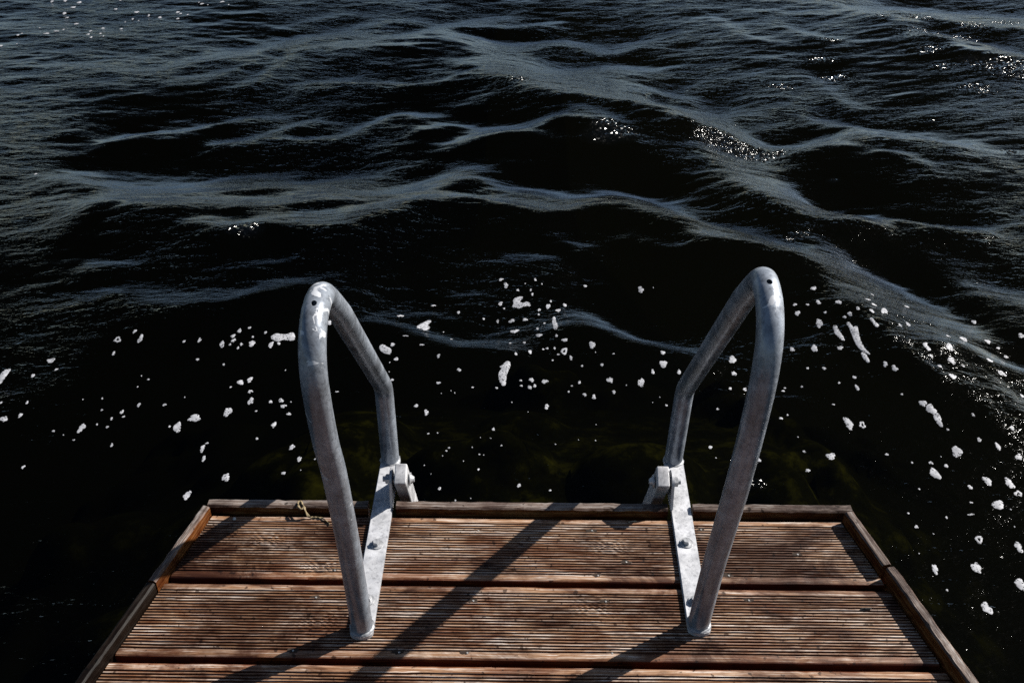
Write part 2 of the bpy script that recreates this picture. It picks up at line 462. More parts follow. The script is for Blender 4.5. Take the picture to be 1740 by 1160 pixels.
(-0.969,2.137,0.0035,0.0047,0,0),
(-0.717,2.094,0.0034,0.0044,0,0),
(-0.526,2.283,0.007,0.0023,0,1),
(0.837,2.361,0.0036,0.0052,0,2),
(1.149,2.09,0.0035,0.0048,0,2),
(-2.548,5.852,0.0092,0.0195,0,0),
(-2.385,5.904,0.0092,0.0194,0,0),
(-2.111,6.187,0.0094,0.0204,0,0),
(-2.539,6.268,0.0097,0.0218,0,0),
(1.059,1.805,0.0028,0.0044,0,2),
(0.985,1.581,0.0031,0.0032,0,2),
(-0.877,2.39,0.0033,0.0053,0,0),
(0.76,2.292,0.0043,0.0037,0,2),
(1.135,1.851,0.004,0.0032,0,2),
(0.182,2.374,0.0029,0.0051,0,1),
(0.276,2.414,0.003,0.0052,0,1),
(0.034,2.823,0.003,0.0071,0,1),
(0.099,2.765,0.0029,0.0069,0,1),
(-0.117,2.677,0.0036,0.0053,0,1),
(-0.212,2.542,0.0034,0.0049,0,1),
(0.07,2.464,0.0034,0.0047,0,1),
(0.097,2.408,0.0033,0.0046,0,1),
(-0.135,2.285,0.0026,0.0053,0,1),
(0.15,2.297,0.0032,0.0043,0,1),
(0.412,2.213,0.0032,0.0042,0,1),
(-0.189,2.061,0.003,0.0038,0,1),
(-0.107,1.982,0.0024,0.0045,0,1),
(-0.162,1.872,0.0029,0.0034,0,1),
(0.876,2.209,0.0035,0.0042,0,2),
(-2.49,5.706,0.0077,0.0187,0,0),
(-2.376,6.088,0.0081,0.0204,0,0),
(-2.296,6.15,0.0081,0.0206,0,0),
(-2.104,6.101,0.008,0.0199,0,0),
(-0.848,2.455,0.003,0.0054,0,0),
(-0.813,2.503,0.003,0.0055,0,0),
(-1.18,2.204,0.0029,0.0051,0,0),
(-0.053,2.73,0.0033,0.0054,0,1),
(0.809,2.297,0.0032,0.0043,0,2),
(0.97,1.821,0.0028,0.0036,0,2),
(-0.249,2.11,0.0031,0.0034,0,1),
(0.912,2.296,0.0036,0.0038,0,2),
(-2.464,5.786,0.0078,0.0166,0,0),
(-2.78,6.101,0.0097,0.016,0,0),
(-2.56,6.424,0.0085,0.02,0,0),
(-2.915,5.714,0.0093,0.0149,0,0),
(0.14,2.275,0.0026,0.0043,0,1),
(-0.048,2.068,0.0024,0.0038,0,1),
(0.742,2.174,0.0027,0.004,0,2),
(-0.196,2.05,0.0027,0.0033,0,1),
(-2.062,6.169,0.0067,0.0174,0,0),
(-0.741,2.198,0.0031,0.0035,0,0),
(1.064,2.222,0.0032,0.0038,0,2),
(-0.106,2.036,0.003,0.0028,0,1),
(-2.906,5.746,0.008,0.015,0,0),
(-1.173,2.144,0.0025,0.0043,0,0),
(-1.082,2.324,0.003,0.004,0,0),
(-0.834,2.293,0.0029,0.0037,0,0),
(-1.194,2.251,0.003,0.0039,0,0),
(-1.218,2.086,0.0029,0.0036,0,0),
(-0.546,2.02,0.002,0.0041,0,0),
(1.029,1.99,0.0027,0.0033,0,2),
(1.02,1.899,0.0026,0.0032,0,2),
(0.098,2.074,0.0027,0.0028,0,1),
(-0.078,2.095,0.0031,0.0024,0,1),
(-0.386,2.401,0.0023,0.0041,0,1),
(-0.224,2.113,0.0022,0.0034,0,1),
(0.071,2.856,0.003,0.0044,0,1),
(-0.383,2.358,0.0026,0.0034,0,1),
(-0.022,2.231,0.0025,0.0031,0,1),
(-0.127,2.063,0.0024,0.0028,0,1),
(0.207,2.086,0.0024,0.0029,0,1),
(-0.24,2.593,0.0028,0.0038,0,1),
(-0.65,2.237,0.0024,0.0035,0,0),
(0.524,2.024,0.0023,0.0031,0,2),
(1.01,1.753,0.0023,0.0028,0,2),
(1.214,1.775,0.0024,0.003,0,2),
(1.224,1.828,0.0024,0.0031,0,2),
(-2.711,5.861,0.0067,0.015,0,0),
(-0.185,2.26,0.0022,0.0032,0,1),
(-0.251,1.995,0.0021,0.0027,0,1),
(-1.107,2.34,0.0022,0.004,0,0),
(-1.105,2.295,0.0022,0.0039,0,0),
(-0.956,2.25,0.0022,0.0037,0,0),
(-1.25,2.249,0.0022,0.004,0,0),
(-0.691,2.372,0.0022,0.0038,0,0),
(-0.577,1.979,0.0019,0.003,0,0),
(-1.254,2.106,0.0025,0.0031,0,0),
(0.957,1.693,0.0018,0.0027,0,2),
(-2.43,5.736,0.0052,0.0134,0,0),
(-2.333,6.065,0.0054,0.0139,0,0),
(-2.407,6.04,0.0054,0.0139,0,0),
(-2.057,6.409,0.0055,0.0144,0,0),
(-1.863,6.385,0.0055,0.0142,0,0),
(-2.866,5.579,0.0052,0.0135,0,0),
(0.015,2.859,0.0022,0.0044,0,1),
(0.305,2.29,0.0019,0.0033,0,1),
(0.396,2.244,0.0019,0.0032,0,1),
(-0.205,2.031,0.0018,0.0028,0,1),
(-0.095,2.034,0.0018,0.0028,0,1),
(-0.148,2.011,0.0018,0.0027,0,1),
(-0.231,1.965,0.0018,0.0027,0,1),
(-0.123,1.88,0.0017,0.0025,0,1),
(0.224,2.428,0.002,0.0035,0,1),
(0.755,2.095,0.002,0.0028,0,2),
(-0.196,2.268,0.0019,0.0027,0,1),
(1.107,2.004,0.0017,0.0029,0,2),
(-1.991,6.371,0.0041,0.0107,0,0),
(-2.853,5.869,0.0047,0.0122,0,0),
(0.374,2.223,0.0016,0.0026,0,1),
(0.024,2.193,0.0016,0.0025,0,1),
(-0.106,2.096,0.0015,0.0024,0,1),
(0.161,2.089,0.0015,0.0024,0,1),
(0.211,2.142,0.0015,0.0025,0,1),
(0.439,2.829,0.0019,0.0037,0,1),
(-0.223,2.258,0.0016,0.0026,0,1)]

PATCHES = [
('largest star shaped white foam splat far beyond the gap between the handrails', [(-0.0238, 2.7767), (-0.0111, 2.7897), (0.0072, 2.7902), (0.008, 2.7827), (-0.0018, 2.77), (0.0001, 2.759), (0.0092, 2.7533), (0.0237, 2.7641), (0.0357, 2.7366), (0.0183, 2.7366), (0.0038, 2.7333), (-0.0034, 2.725), (-0.0143, 2.732), (-0.0269, 2.7335), (-0.0217, 2.752)]),
('long upright fish shaped foam patch on olive water midway between the handrails', [(-0.0378, 2.3923), (-0.0296, 2.3898), (-0.0277, 2.3715), (-0.034, 2.353), (-0.0386, 2.3377), (-0.0413, 2.3089), (-0.0402, 2.2957), (-0.0491, 2.2934), (-0.0592, 2.3161), (-0.0613, 2.3403), (-0.0551, 2.3538), (-0.0521, 2.3631), (-0.0609, 2.3665), (-0.0522, 2.3723), (-0.0459, 2.3816)]),
('bone shaped foam strip just left of the top of the left handrail', [(-0.7614, 2.506), (-0.7483, 2.525), (-0.7295, 2.5211), (-0.7118, 2.5234), (-0.706, 2.5315), (-0.6943, 2.5346), (-0.6842, 2.5012), (-0.7041, 2.4993), (-0.7225, 2.502), (-0.7348, 2.4903), (-0.7462, 2.4939)]),
("forked foam patch to the right of the left handrail's sloping tube", [(-0.3257, 2.619), (-0.3102, 2.6404), (-0.2904, 2.6585), (-0.2813, 2.6521), (-0.2952, 2.6302), (-0.2837, 2.6189), (-0.2877, 2.6005), (-0.299, 2.5752), (-0.3104, 2.6054), (-0.3206, 2.5905)]),
("chunky foam patch close beside the left handrail's sloping tube", [(-0.426, 2.4727), (-0.4138, 2.4841), (-0.4019, 2.4683), (-0.3867, 2.4592), (-0.3866, 2.433), (-0.4018, 2.4372), (-0.4182, 2.4515)]),
('slim upright knobbly foam strip right of the star shaped splat', [(0.1041, 2.6718), (0.1109, 2.6596), (0.1119, 2.622), (0.1159, 2.5972), (0.116, 2.5572), (0.1031, 2.5588), (0.1034, 2.5942), (0.1009, 2.6276)]),
('longest diagonal foam streak breaking on the wave right of the right handrail', [(0.9855, 2.537), (0.9965, 2.5404), (0.997, 2.5247), (1.0023, 2.5096), (1.0133, 2.5196), (1.0093, 2.4771), (1.0067, 2.4439), (1.0095, 2.4099), (1.02, 2.3829), (1.0083, 2.3931), (0.9962, 2.4135), (0.9905, 2.448), (0.9916, 2.4817), (0.9914, 2.5127)]),
('smooth slanted foam bar left of the long diagonal foam streak', [(0.9504, 2.5407), (0.9593, 2.5418), (0.9576, 2.5122), (0.9641, 2.4829), (0.9652, 2.4578), (0.9589, 2.4615), (0.9502, 2.4804), (0.9446, 2.5064)]),
('greyish slanted foam piece at the lower tip of the long diagonal streak', [(0.9959, 2.4003), (1.0061, 2.3957), (1.0099, 2.3691), (1.0106, 2.354), (1.0011, 2.3613), (0.9967, 2.3796)]),
('double lobed foam fleck on the grey wave back above the long diagonal streak', [(1.0568, 2.5419), (1.0643, 2.5359), (1.0662, 2.5199), (1.0749, 2.5065), (1.0694, 2.4971), (1.0617, 2.5017), (1.0599, 2.5185), (1.0544, 2.5301)]),
('heart shaped foam fleck on the grey wave back right of the right handrail', [(1.1254, 2.6327), (1.1412, 2.6484), (1.137, 2.6232), (1.1323, 2.6015), (1.1223, 2.5874), (1.118, 2.5922), (1.1097, 2.5797), (1.1045, 2.5837)]),
('small crooked hook shaped foam fleck at the edge of the grey wave back', [(1.1781, 2.4208), (1.1944, 2.4249), (1.1859, 2.4123), (1.1909, 2.404), (1.1945, 2.3904), (1.1844, 2.387), (1.1794, 2.4006), (1.1768, 2.4116)]),
("triangular greyish foam patch on dark water right of the dock's front corner", [(1.181, 1.8439), (1.1953, 1.8537), (1.2141, 1.8582), (1.2071, 1.83), (1.1941, 1.827), (1.1842, 1.8352)]),
('large pale foam patch at the far right edge beside the dock', [(1.1458, 1.6063), (1.1676, 1.6165), (1.1633, 1.5905), (1.1661, 1.5735), (1.1472, 1.5855)]),
("bubbly grey foam patch at the right, level with the dock's front edge", [(1.1817, 1.8454), (1.197, 1.855), (1.2112, 1.8533), (1.207, 1.8338), (1.1872, 1.8281)])]

GLINT_RIFFLES = [  # wavelet spots set where sun glints are wanted, tilted to suit
(0.402,4.183,0.077,0.738,-0.675,0.832),
(0.376,4.263,0.042,0.74,-0.673,0.844),
(0.909,4.206,0.079,0.679,-0.734,0.752),
(0.89,4.252,0.049,0.681,-0.732,0.76),
(1.092,4.163,0.079,0.655,-0.755,0.718),
(1.046,4.129,0.048,0.661,-0.75,0.721),
(1.665,5.23,0.052,0.6,-0.8,0.748),
(1.658,5.455,0.047,0.606,-0.796,0.77),
(1.78,5.742,0.033,0.599,-0.801,0.78),
(2.4,5.733,0.109,0.529,-0.849,0.705),
(2.484,5.735,0.076,0.519,-0.855,0.695),
(2.243,5.467,0.056,0.538,-0.843,0.698),
(2.367,6.102,0.07,0.545,-0.839,0.741),
(2.189,6.098,0.044,0.564,-0.826,0.761),
(2.24,5.223,0.039,0.53,-0.848,0.675),
(2.649,5.907,0.061,0.506,-0.862,0.692),
(2.499,5.209,0.078,0.496,-0.869,0.642),
(2.59,5.092,0.101,0.477,-0.879,0.619),
(2.524,5.154,0.078,0.49,-0.872,0.634),
(2.436,5.208,0.055,0.504,-0.864,0.65),
(2.289,4.936,0.052,0.512,-0.859,0.639),
(2.872,5.993,0.063,0.484,-0.875,0.675),
(2.383,5.273,0.039,0.514,-0.858,0.663),
(-0.008,4.908,0.041,0.769,-0.639,0.961),
(-0.98,3.115,0.039,0.895,-0.447,0.993),
(-0.97,3.145,0.024,0.893,-0.451,0.994),
(1.003,3.236,0.03,0.667,-0.745,0.613),
(1.071,4.123,0.042,0.658,-0.753,0.717),
(2.323,4.869,0.029,0.504,-0.863,0.628),
(2.158,4.13,0.026,0.495,-0.869,0.561),
(1.401,5.095,0.029,0.628,-0.778,0.771),
(1.332,5.13,0.029,0.637,-0.771,0.783),
(1.959,4.575,0.021,0.545,-0.839,0.641),
(1.319,3.88,0.017,0.621,-0.784,0.649),
(0.607,1.934,0.021,0.794,-0.608,0.472),
(1.071,2.659,0.031,0.662,-0.75,0.509),
(1.123,2.43,0.025,0.658,-0.753,0.459),
(0.648,2.256,0.015,0.759,-0.651,0.522)]

# ---------- water surface: a real height field; BANDS are the backs of the waves (world x, y, width, strength)
WZ = -0.5
GX0, GX1, GY0, GY1, GS = -5.2, 5.2, -0.4, 9.6, 0.03
def solve_swell():
    nx = int(round((GX1 - GX0) / GS)); ny = int(round((GY1 - GY0) / GS))
    xs = GX0 + GS * np.arange(nx); ys = GY0 + GS * np.arange(ny)
    X, Y = np.meshgrid(xs, ys)
    T = np.zeros_like(X)
    for pts, w, v in BANDS:
        v = v if v >= 0.4 else v * 0.6; w = w * (2.1 if pts[0][1] < 3.3 else 1.75 if pts[0][1] < 4.2 else 1.25); p = np.array(pts, float)
        lo = p.min(0) - 2 * w; hi = p.max(0) + 2 * w
        i0, i1 = np.searchsorted(xs, [lo[0], hi[0]]); j0, j1 = np.searchsorted(ys, [lo[1], hi[1]])
        if i1 <= i0 or j1 <= j0: continue
        x = X[j0:j1, i0:i1]; y = Y[j0:j1, i0:i1]; d = np.full(x.shape, 1e9)
        for (ax, ay), (bx, by) in zip(p[:-1], p[1:]):
            vx, vy = bx - ax, by - ay
            t = np.clip(((x - ax) * vx + (y - ay) * vy) / (vx * vx + vy * vy + 1e-12), 0, 1)
            d = np.minimum(d, np.hypot(x - ax - t * vx, y - ay - t * vy))
        T[j0:j1, i0:i1] = np.maximum(T[j0:j1, i0:i1], v * np.exp(-(d / (0.55 * w)) ** 4))
    # outside the part of the lake that was surveyed: ordinary wind waves of the same make
    R = np.hypot(X, Y)
    back = SLOPE_BACK * np.tan(np.clip((np.arctan(1.75 / R) - 0.05) / 2, 0.05, 0.28))
    s = SLOPE_FRONT * (1 - T) * (1.3 + 0.35 * np.clip(Y - 4.2, 0, 2)) - back * T
    fade = np.clip((Y - 0.9) / 1.2, 0.1, 1)
    s = s * fade
    s -= s.mean()
    win = np.clip((GX1 - np.abs(X)) / 0.8, 0, 1) * np.clip((GY1 - Y) / 0.8, 0, 1) * np.clip((Y - GY0) / 0.5, 0, 1)
    s *= win
    gx, gy = s * X / R, s * Y / R
    kx = 2 * np.pi * np.fft.fftfreq(nx, GS)[None, :]; ky = 2 * np.pi * np.fft.fftfreq(ny, GS)[:, None]
    lam = 0.35; mu = (2 * np.pi / SWELL_MAX) ** 2
    num = -1j * (lam * kx * np.fft.fft2(gx) + ky * np.fft.fft2(gy))
    H = num / (lam * kx ** 2 + ky ** 2 + mu)
    H *= np.exp(-(kx ** 2 + ky ** 2) * (0.018 ** 2) / 2)
    return np.real(np.fft.ifft2(H)) * win
SLOPE_FRONT, SLOPE_BACK, SWELL_MAX = 0.33, 3.5, 4.0
HG = solve_swell()
_r = np.random.RandomState(5)
RIP = []
for _k in range(34):
    _lam = 0.05 * (6.0 ** _r.rand()); _a = np.radians(95 + _r.randn() * 32)
    _kk = 2 * np.pi / _lam
    RIP.append((_kk * np.cos(_a), _kk * np.sin(_a), _r.rand() * 6.283, 0.019 / _kk * (0.6 + 0.8 * _r.rand())))
def water_h(x, y):
    x = np.asarray(x, float); y = np.asarray(y, float)
    u = np.clip((x - GX0) / GS, 0, HG.shape[1] - 1.001); v = np.clip((y - GY0) / GS, 0, HG.shape[0] - 1.001)
    i = u.astype(int); j = v.astype(int); fu = u - i; fv = v - j
    h = (HG[j, i] * (1 - fu) + HG[j, i + 1] * fu) * (1 - fv) + (HG[j + 1, i] * (1 - fu) + HG[j + 1, i + 1] * fu) * fv
    near = np.clip((y - 0.6) / 2.2, 0.3, 1)
    far = np.clip(1 - (np.hypot(x, y) - 12) / 25, 0, 1)
    wob = 0.25 * np.sin(x * 2.1 + 0.7 * np.sin(y * 1.3)) + 0.25 * np.sin(y * 1.7 + x)
    for kx, ky, ph, a in RIP:
        th = kx * x + ky * y + ph + wob * 3      # the longer ones have cusped crests
        h = h + a * (np.sin(th) if kx * kx + ky * ky > 4900 else 1.15 - 1.9 * np.sqrt(np.sin(th / 2) ** 2 + 0.004)) * near * far
    for rx, ry, rr, dx, dy, sl in GLINT_RIFFLES:
        m = np.hypot(x - rx, y - ry) < 3 * rr
        if not np.any(m): continue
        xx, yy = (x[m] - rx, y[m] - ry) if x.ndim else (x - rx, y - ry)
        g = np.exp(-(xx * xx + yy * yy) / (rr * rr))
        p = 0
        for q, (lam, tw) in enumerate(((0.058, 0.35), (0.049, -0.4), (0.075, 0.05))):
            kk = 2 * np.pi / lam; c, s_ = np.cos(tw), np.sin(tw); ex, ey = dx * c - dy * s_, dx * s_ + dy * c
            p = p + sl * 0.25 / kk * np.sin(kk * (ex * xx + ey * yy) + q * 1.7 + rx * 9)
        if x.ndim: h[m] += g * p
        else: h = h + g * p
    out = np.clip((np.maximum(np.abs(x) - 4.0, y - 8.4)) / 1.5, 0, 1) * np.clip(1 - (np.hypot(x, y) - 30) / 60, 0, 1)
    return h + out * (0.035 * np.sin(1.9 * y + 0.6 * x + np.sin(0.7 * x)) + 0.02 * np.sin(3.1 * y - 1.3 * x))


# ------------------------------------------------------------------ materials
def wood_mat(name, ribbed=True, dark=1.0):
    m, N, L, out = node_mat(name)
    tc = N('ShaderNodeTexCoord'); info = N('ShaderNodeObjectInfo')
    off = N('ShaderNodeVectorMath', _operation='SCALE'); comb = N('ShaderNodeCombineXYZ')
    L(info.outputs['Random'], comb.inputs[0]); L(info.outputs['Random'], comb.inputs[1]); L(info.outputs['Random'], comb.inputs[2])
    L(comb.outputs[0], off.inputs[0]); off.inputs['Scale'].default_value = 37.0
    add = N('ShaderNodeVectorMath', _operation='ADD'); L(tc.outputs['Object'], add.inputs[0]); L(off.outputs[0], add.inputs[1])
    P = add.outputs[0]
    def noise(scale, sx, sy, detail=4, rough=0.6, dist=0.0):
        mp = N('ShaderNodeMapping'); mp.inputs['Scale'].default_value = (sx, sy, sy); L(P, mp.inputs[0])
        n = N('ShaderNodeTexNoise', Scale=scale, Detail=detail, Roughness=rough, Distortion=dist); L(mp.outputs[0], n.inputs['Vector'])
        return n.outputs[0]
    streak = noise(1.0, 9, 420, 6, 0.7, 0.3)
    fine = noise(1.0, 40, 1400, 3, 0.6)
    blot = noise(9.0, 0.7, 1.6, 5, 0.65, 0.8)
    wet = noise(4.2, 0.8, 1.5, 6, 0.72, 1.2)
    c1 = ramp(N, [(0.30, (0.13, 0.052, 0.025)), (0.42, (0.29, 0.145, 0.075)), (0.52, (0.50, 0.32, 0.205)), (0.62, (0.90, 0.80, 0.72))]); L(streak, c1.inputs[0])
    c = c1.outputs[0]
    f = ramp(N, [(0.3, 0.7), (0.6, 1.0)]); L(fine, f.inputs[0])
    c = mixc(N, L, 1.0, c, f.outputs[0], 'MULTIPLY')
    b = ramp(N, [(0.40, (0.30, 0.14, 0.07)), (0.55, (1, 1, 1))]); L(blot, b.inputs[0])
    c = mixc(N, L, 0.75, c, b.outputs[0], 'MULTIPLY')
    w = ramp(N, [(0.40, (0.16, 0.09, 0.06)), (0.54, (1, 1, 1))]); L(wet, w.inputs[0])
    c = mixc(N, L, 0.9, c, w.outputs[0], 'MULTIPLY')
    # small black mould specks
    sp = N('ShaderNodeTexNoise', Scale=95.0, Detail=2.0); L(P, sp.inputs['Vector'])
    spr = ramp(N, [(0.29, (0.10, 0.07, 0.05)), (0.345, (1, 1, 1))]); L(sp.outputs[0], spr.inputs[0])
    c = mixc(N, L, 0.8, c, spr.outputs[0], 'MULTIPLY')
    if ribbed:
        hs0 = N('ShaderNodeHueSaturation', Saturation=1.04); L(c, hs0.inputs['Color']); c = hs0.outputs[0]
        # grooves keep the orange brown of wood the weather has not bleached
        sep = N('ShaderNodeSeparateXYZ'); L(tc.outputs['Object'], sep.inputs[0])
        z = math_n(N, L, 'MULTIPLY', sep.outputs[2], 1000.0)
        zr = ramp(N, [(0.0, 0.0), (1.0, 1.0)]); zz = N('ShaderNodeMapRange'); L(z, zz.inputs[0])
        zz.inputs[1].default_value = -2.6; zz.inputs[2].default_value = -0.3
        c = mixc(N, L, zz.outputs[0], mixc(N, L, 1.0, c, (0.50, 0.15, 0.035), 'MULTIPLY'), c)
    if not ribbed and dark > 0.45:
        # the sides of a batten have kept their orange brown, the top is bleached grey
        sn = N('ShaderNodeSeparateXYZ'); L(tc.outputs['Normal'], sn.inputs[0])
        nr = N('ShaderNodeMapRange'); L(sn.outputs[2], nr.inputs[0]); nr.inputs[1].default_value = 0.35; nr.inputs[2].default_value = 0.85
        hs = N('ShaderNodeHueSaturation', Saturation=0.55); L(c, hs.inputs['Color'])
        c = mixc(N, L, nr.outputs[0], mixc(N, L, 1.0, c, (0.85, 0.45, 0.18), 'MULTIPLY'), hs.outputs[0])
    if dark != 1.0: c = mixc(N, L, 1.0, c, (dark, dark * 0.98, dark * 0.98), 'MULTIPLY')
    tn = N('ShaderNodeMapRange'); L(info.outputs['Random'], tn.inputs[0]); tn.inputs[3].default_value = 0.78; tn.inputs[4].default_value = 1.08
    cc = N('ShaderNodeCombineColor'); [L(tn.outputs[0], cc.inputs[q]) for q in range(3)]
    c = mixc(N, L, 1.0, c, cc.outputs[0], 'MULTIPLY')
    bs = N('ShaderNodeBsdfPrincipled', Roughness=0.5); bs.inputs['Specular IOR Level'].default_value = 0.3 if ribbed else 0.12
    L(c, bs.inputs['Base Color'])
    bp = N('ShaderNodeBump', Strength=0.5, Distance=0.0012); L(streak, bp.inputs['Height']); L(bp.outputs[0], bs.inputs['Normal'])
    L(bs.outputs[0], out.inputs[0])
    return m
M_PLANK = wood_mat('ribbed_decking_wood'); M_STRIP = wood_mat('edge_strip_wood', False, 0.55); M_JOIST = wood_mat('joist_wood', False, 0.35); M_BLACK = wood_mat('blackened_strip_wood', False, 0.03)

def zinc_mat(name, base, patches=None, rough=0.45, metal=0.75):
    m, N, L, out = node_mat(name)
    tc = N('ShaderNodeTexCoord')
    n1 = N('ShaderNodeTexNoise', Scale=28.0, Detail=5.0, Roughness=0.65); L(tc.outputs['Object'], n1.inputs['Vector'])
    n2 = N('ShaderNodeTexNoise', Scale=180.0, Detail=3.0); L(tc.outputs['Object'], n2.inputs['Vector'])
    v = N('ShaderNodeTexVoronoi', Scale=70.0); L(tc.outputs['Object'], v.inputs['Vector'])
    lo = tuple(x * 0.72 for x in base); hi = tuple(min(1, x * 1.2) for x in base)
    r1 = ramp(N, [(0.32, lo), (0.68, hi)]); L(n1.outputs[0], r1.inputs[0]); c = r1.outputs[0]
    r2 = ramp(N, [(0.30, (0.45, 0.45, 0.46)), (0.46, (1, 1, 1))]); L(n2.outputs[0], r2.inputs[0])
    c = mixc(N, L, 0.6, c, r2.outputs[0], 'MULTIPLY')
    bw = N('ShaderNodeRGBToBW'); L(v.outputs['Color'], bw.inputs[0]); vb = ramp(N, [(0.2, 0.35), (0.8, 0.65)]); L(bw.outputs[0], vb.inputs[0])
    c = mixc(N, L, 0.35, c, vb.outputs[0], 'OVERLAY')
    rgh = ramp(N, [(0.3, rough - 0.08), (0.7, rough + 0.12)]); L(n1.outputs[0], rgh.inputs[0])
    bs = N('ShaderNodeBsdfPrincipled', Metallic=metal)
    met = None
    sep = N('ShaderNodeSeparateXYZ'); L(tc.outputs['Object'], sep.inputs[0])
    # blotchy stains, stretched upright, darken the whole tube
    st = N('ShaderNodeTexNoise', Scale=14.0, Detail=6.0, Roughness=0.7, Distortion=0.6)
    mp = N('ShaderNodeMapping'); mp.inputs['Scale'].default_value = (1.4, 1.4, 0.35); L(tc.outputs['Object'], mp.inputs[0]); L(mp.outputs[0], st.inputs['Vector'])
    sr = ramp(N, [(0.38, (0.50, 0.48, 0.47)), (0.54, (1, 1, 1))]); L(st.outputs[0], sr.inputs[0])
    if patches is not None:
        c = mixc(N, L, 0.75, c, sr.outputs[0], 'MULTIPLY')
        pn = N('ShaderNodeTexNoise', Scale=42.0, Detail=3.0, Distortion=0.8); L(tc.outputs['Object'], pn.inputs['Vector'])
        mr = N('ShaderNodeMapRange'); L(sep.outputs[2], mr.inputs[0])
        mr.inputs[1].default_value = patches[0]; mr.inputs[2].default_value = patches[1]; mr.inputs[3].default_value = 0.0; mr.inputs[4].default_value = patches[2]
        sm = math_n(N, L, 'ADD', pn.outputs[0], mr.outputs[0])
        pr = ramp(N, [(0.70, 0.0), (0.715, 1.0)]); L(sm, pr.inputs[0])
        c = mixc(N, L, pr.outputs[0], c, (0.66, 0.68, 0.72))
        mm = ramp(N, [(0.0, metal), (1.0, 0.1)]); L(pr.outputs[0], mm.inputs[0]); L(mm.outputs[0], bs.inputs['Metallic'])
    L(c, bs.inputs['Base Color']); L(rgh.outputs[0], bs.inputs['Roughness'])
    bp = N('ShaderNodeBump', Strength=0.25, Distance=0.001); L(n2.outputs[0], bp.inputs['Height']); L(bp.outputs[0], bs.inputs['Normal'])
    L(bs.outputs[0], out.inputs[0])
    return m
M_TUBE_L = zinc_mat('galvanized_tube_peeling', (0.36, 0.40, 0.46), (0.50, 0.60, 0.13), 0.32, 0.28)
M_TUBE_R = zinc_mat('galvanized_tube', (0.36, 0.40, 0.46), (0.50, 0.62, 0.06), 0.32, 0.28)
M_PLATE = zinc_mat('galvanized_plate', (0.64, 0.65, 0.68), None, 0.5, 0.3)
M_BOLT = zinc_mat('galvanized_bolt', (0.58, 0.59, 0.61), None, 0.38, 0.35)
M_WELD = zinc_mat('weld_zinc', (0.30, 0.31, 0.33), None, 0.5, 0.5)
M_STILE = zinc_mat('galvanized_stile', (0.62, 0.62, 0.64), None, 0.5, 0.3)
def plain(name, c, rough=0.6, metal=0.0, noise=None):
    m, N, L, out = node_mat(name); bs = N('ShaderNodeBsdfPrincipled', Roughness=rough, Metallic=metal)
    tc = N('ShaderNodeTexCoord'); n = N('ShaderNodeTexNoise', Scale=noise or 120.0, Detail=3.0); L(tc.outputs['Object'], n.inputs['Vector'])
    r = ramp(N, [(0.3, tuple(x * 0.6 for x in c)), (0.7, tuple(min(1, x * 1.2) for x in c))]); L(n.outputs[0], r.inputs[0])
    L(r.outputs[0], bs.inputs['Base Color']); L(bs.outputs[0], out.inputs[0]); return m
M_SCREW = plain('steel_screw', (0.6, 0.58, 0.55), 0.4, 0.4); M_RUBBER = plain('black_debris', (0.02, 0.02, 0.02), 0.5)
M_HOLE = plain('screw_pit_shade', (0.035, 0.02, 0.012), 0.9)
M_TWIG = plain('dry_stalk', (0.30, 0.23, 0.13), 0.7, 0, 300); M_CRUMB = plain('white_crumb', (0.8, 0.78, 0.74), 0.7); M_STRAW = plain('straw', (0.6, 0.5, 0.34), 0.6)

def foam_mat():
    m, N, L, out = node_mat('lake_foam')
    tc = N('ShaderNodeTexCoord'); geo = N('ShaderNodeNewGeometry')
    v = N('ShaderNodeTexVoronoi', Scale=170.0, Randomness=1.0); L(geo.outputs['Position'], v.inputs['Vector'])
    n = N('ShaderNodeTexNoise', Scale=130.0, Detail=4.0, Roughness=0.7); L(geo.outputs['Position'], n.inputs['Vector'])
    at = N('ShaderNodeAttribute', _attribute_name='rim')
    s = math_n(N, L, 'ADD', math_n(N, L, 'MULTIPLY', v.outputs['Distance'], 0.55), math_n(N, L, 'MULTIPLY', n.outputs[0], 0.9))
    s = math_n(N, L, 'SUBTRACT', s, math_n(N, L, 'MULTIPLY', at.outputs['Fac'], 0.30))
    r = ramp(N, [(0.43, 0.0), (0.57, 1.0)]); L(s, r.inputs[0])          # open bubbles and a lacy rim
    bs = N('ShaderNodeBsdfPrincipled', Roughness=0.6)
    tone = N('ShaderNodeTexNoise', Scale=60.0, Detail=3.0); L(geo.outputs['Position'], tone.inputs['Vector'])
    tn = ramp(N, [(0.3, (0.32, 0.33, 0.36)), (0.7, (0.64, 0.65, 0.69))]); L(tone.outputs[0], tn.inputs[0]); L(tn.outputs[0], bs.inputs['Base Color'])
    tr = N('ShaderNodeBsdfTransparent'); mx = N('ShaderNodeMixShader'); fac = ramp(N, [(0.0, 0.05), (1.0, 0.92)]); L(r.outputs[0], fac.inputs[0])
    pv = N('ShaderNodeTexVoronoi', Scale=150.0, Randomness=1.0); L(geo.outputs['Position'], pv.inputs['Vector'])      # burst bubbles: dark pits
    pr = ramp(N, [(0.20, 0.0), (0.27, 1.0)]); L(pv.outputs['Distance'], pr.inputs[0]); ps = N('ShaderNodeSeparateColor'); L(pv.outputs['Color'], ps.inputs[0])
    keep = math_n(N, L, 'MAXIMUM', pr.outputs[0], math_n(N, L, 'GREATER_THAN', ps.outputs[0], 0.55))
    L(math_n(N, L, 'MULTIPLY', fac.outputs[0], keep), mx.inputs[0]); L(tr.outputs[0], mx.inputs[1]); L(bs.outputs[0], mx.inputs[2]); L(mx.outputs[0], out.inputs[0]); return m
M_FOAM = foam_mat()

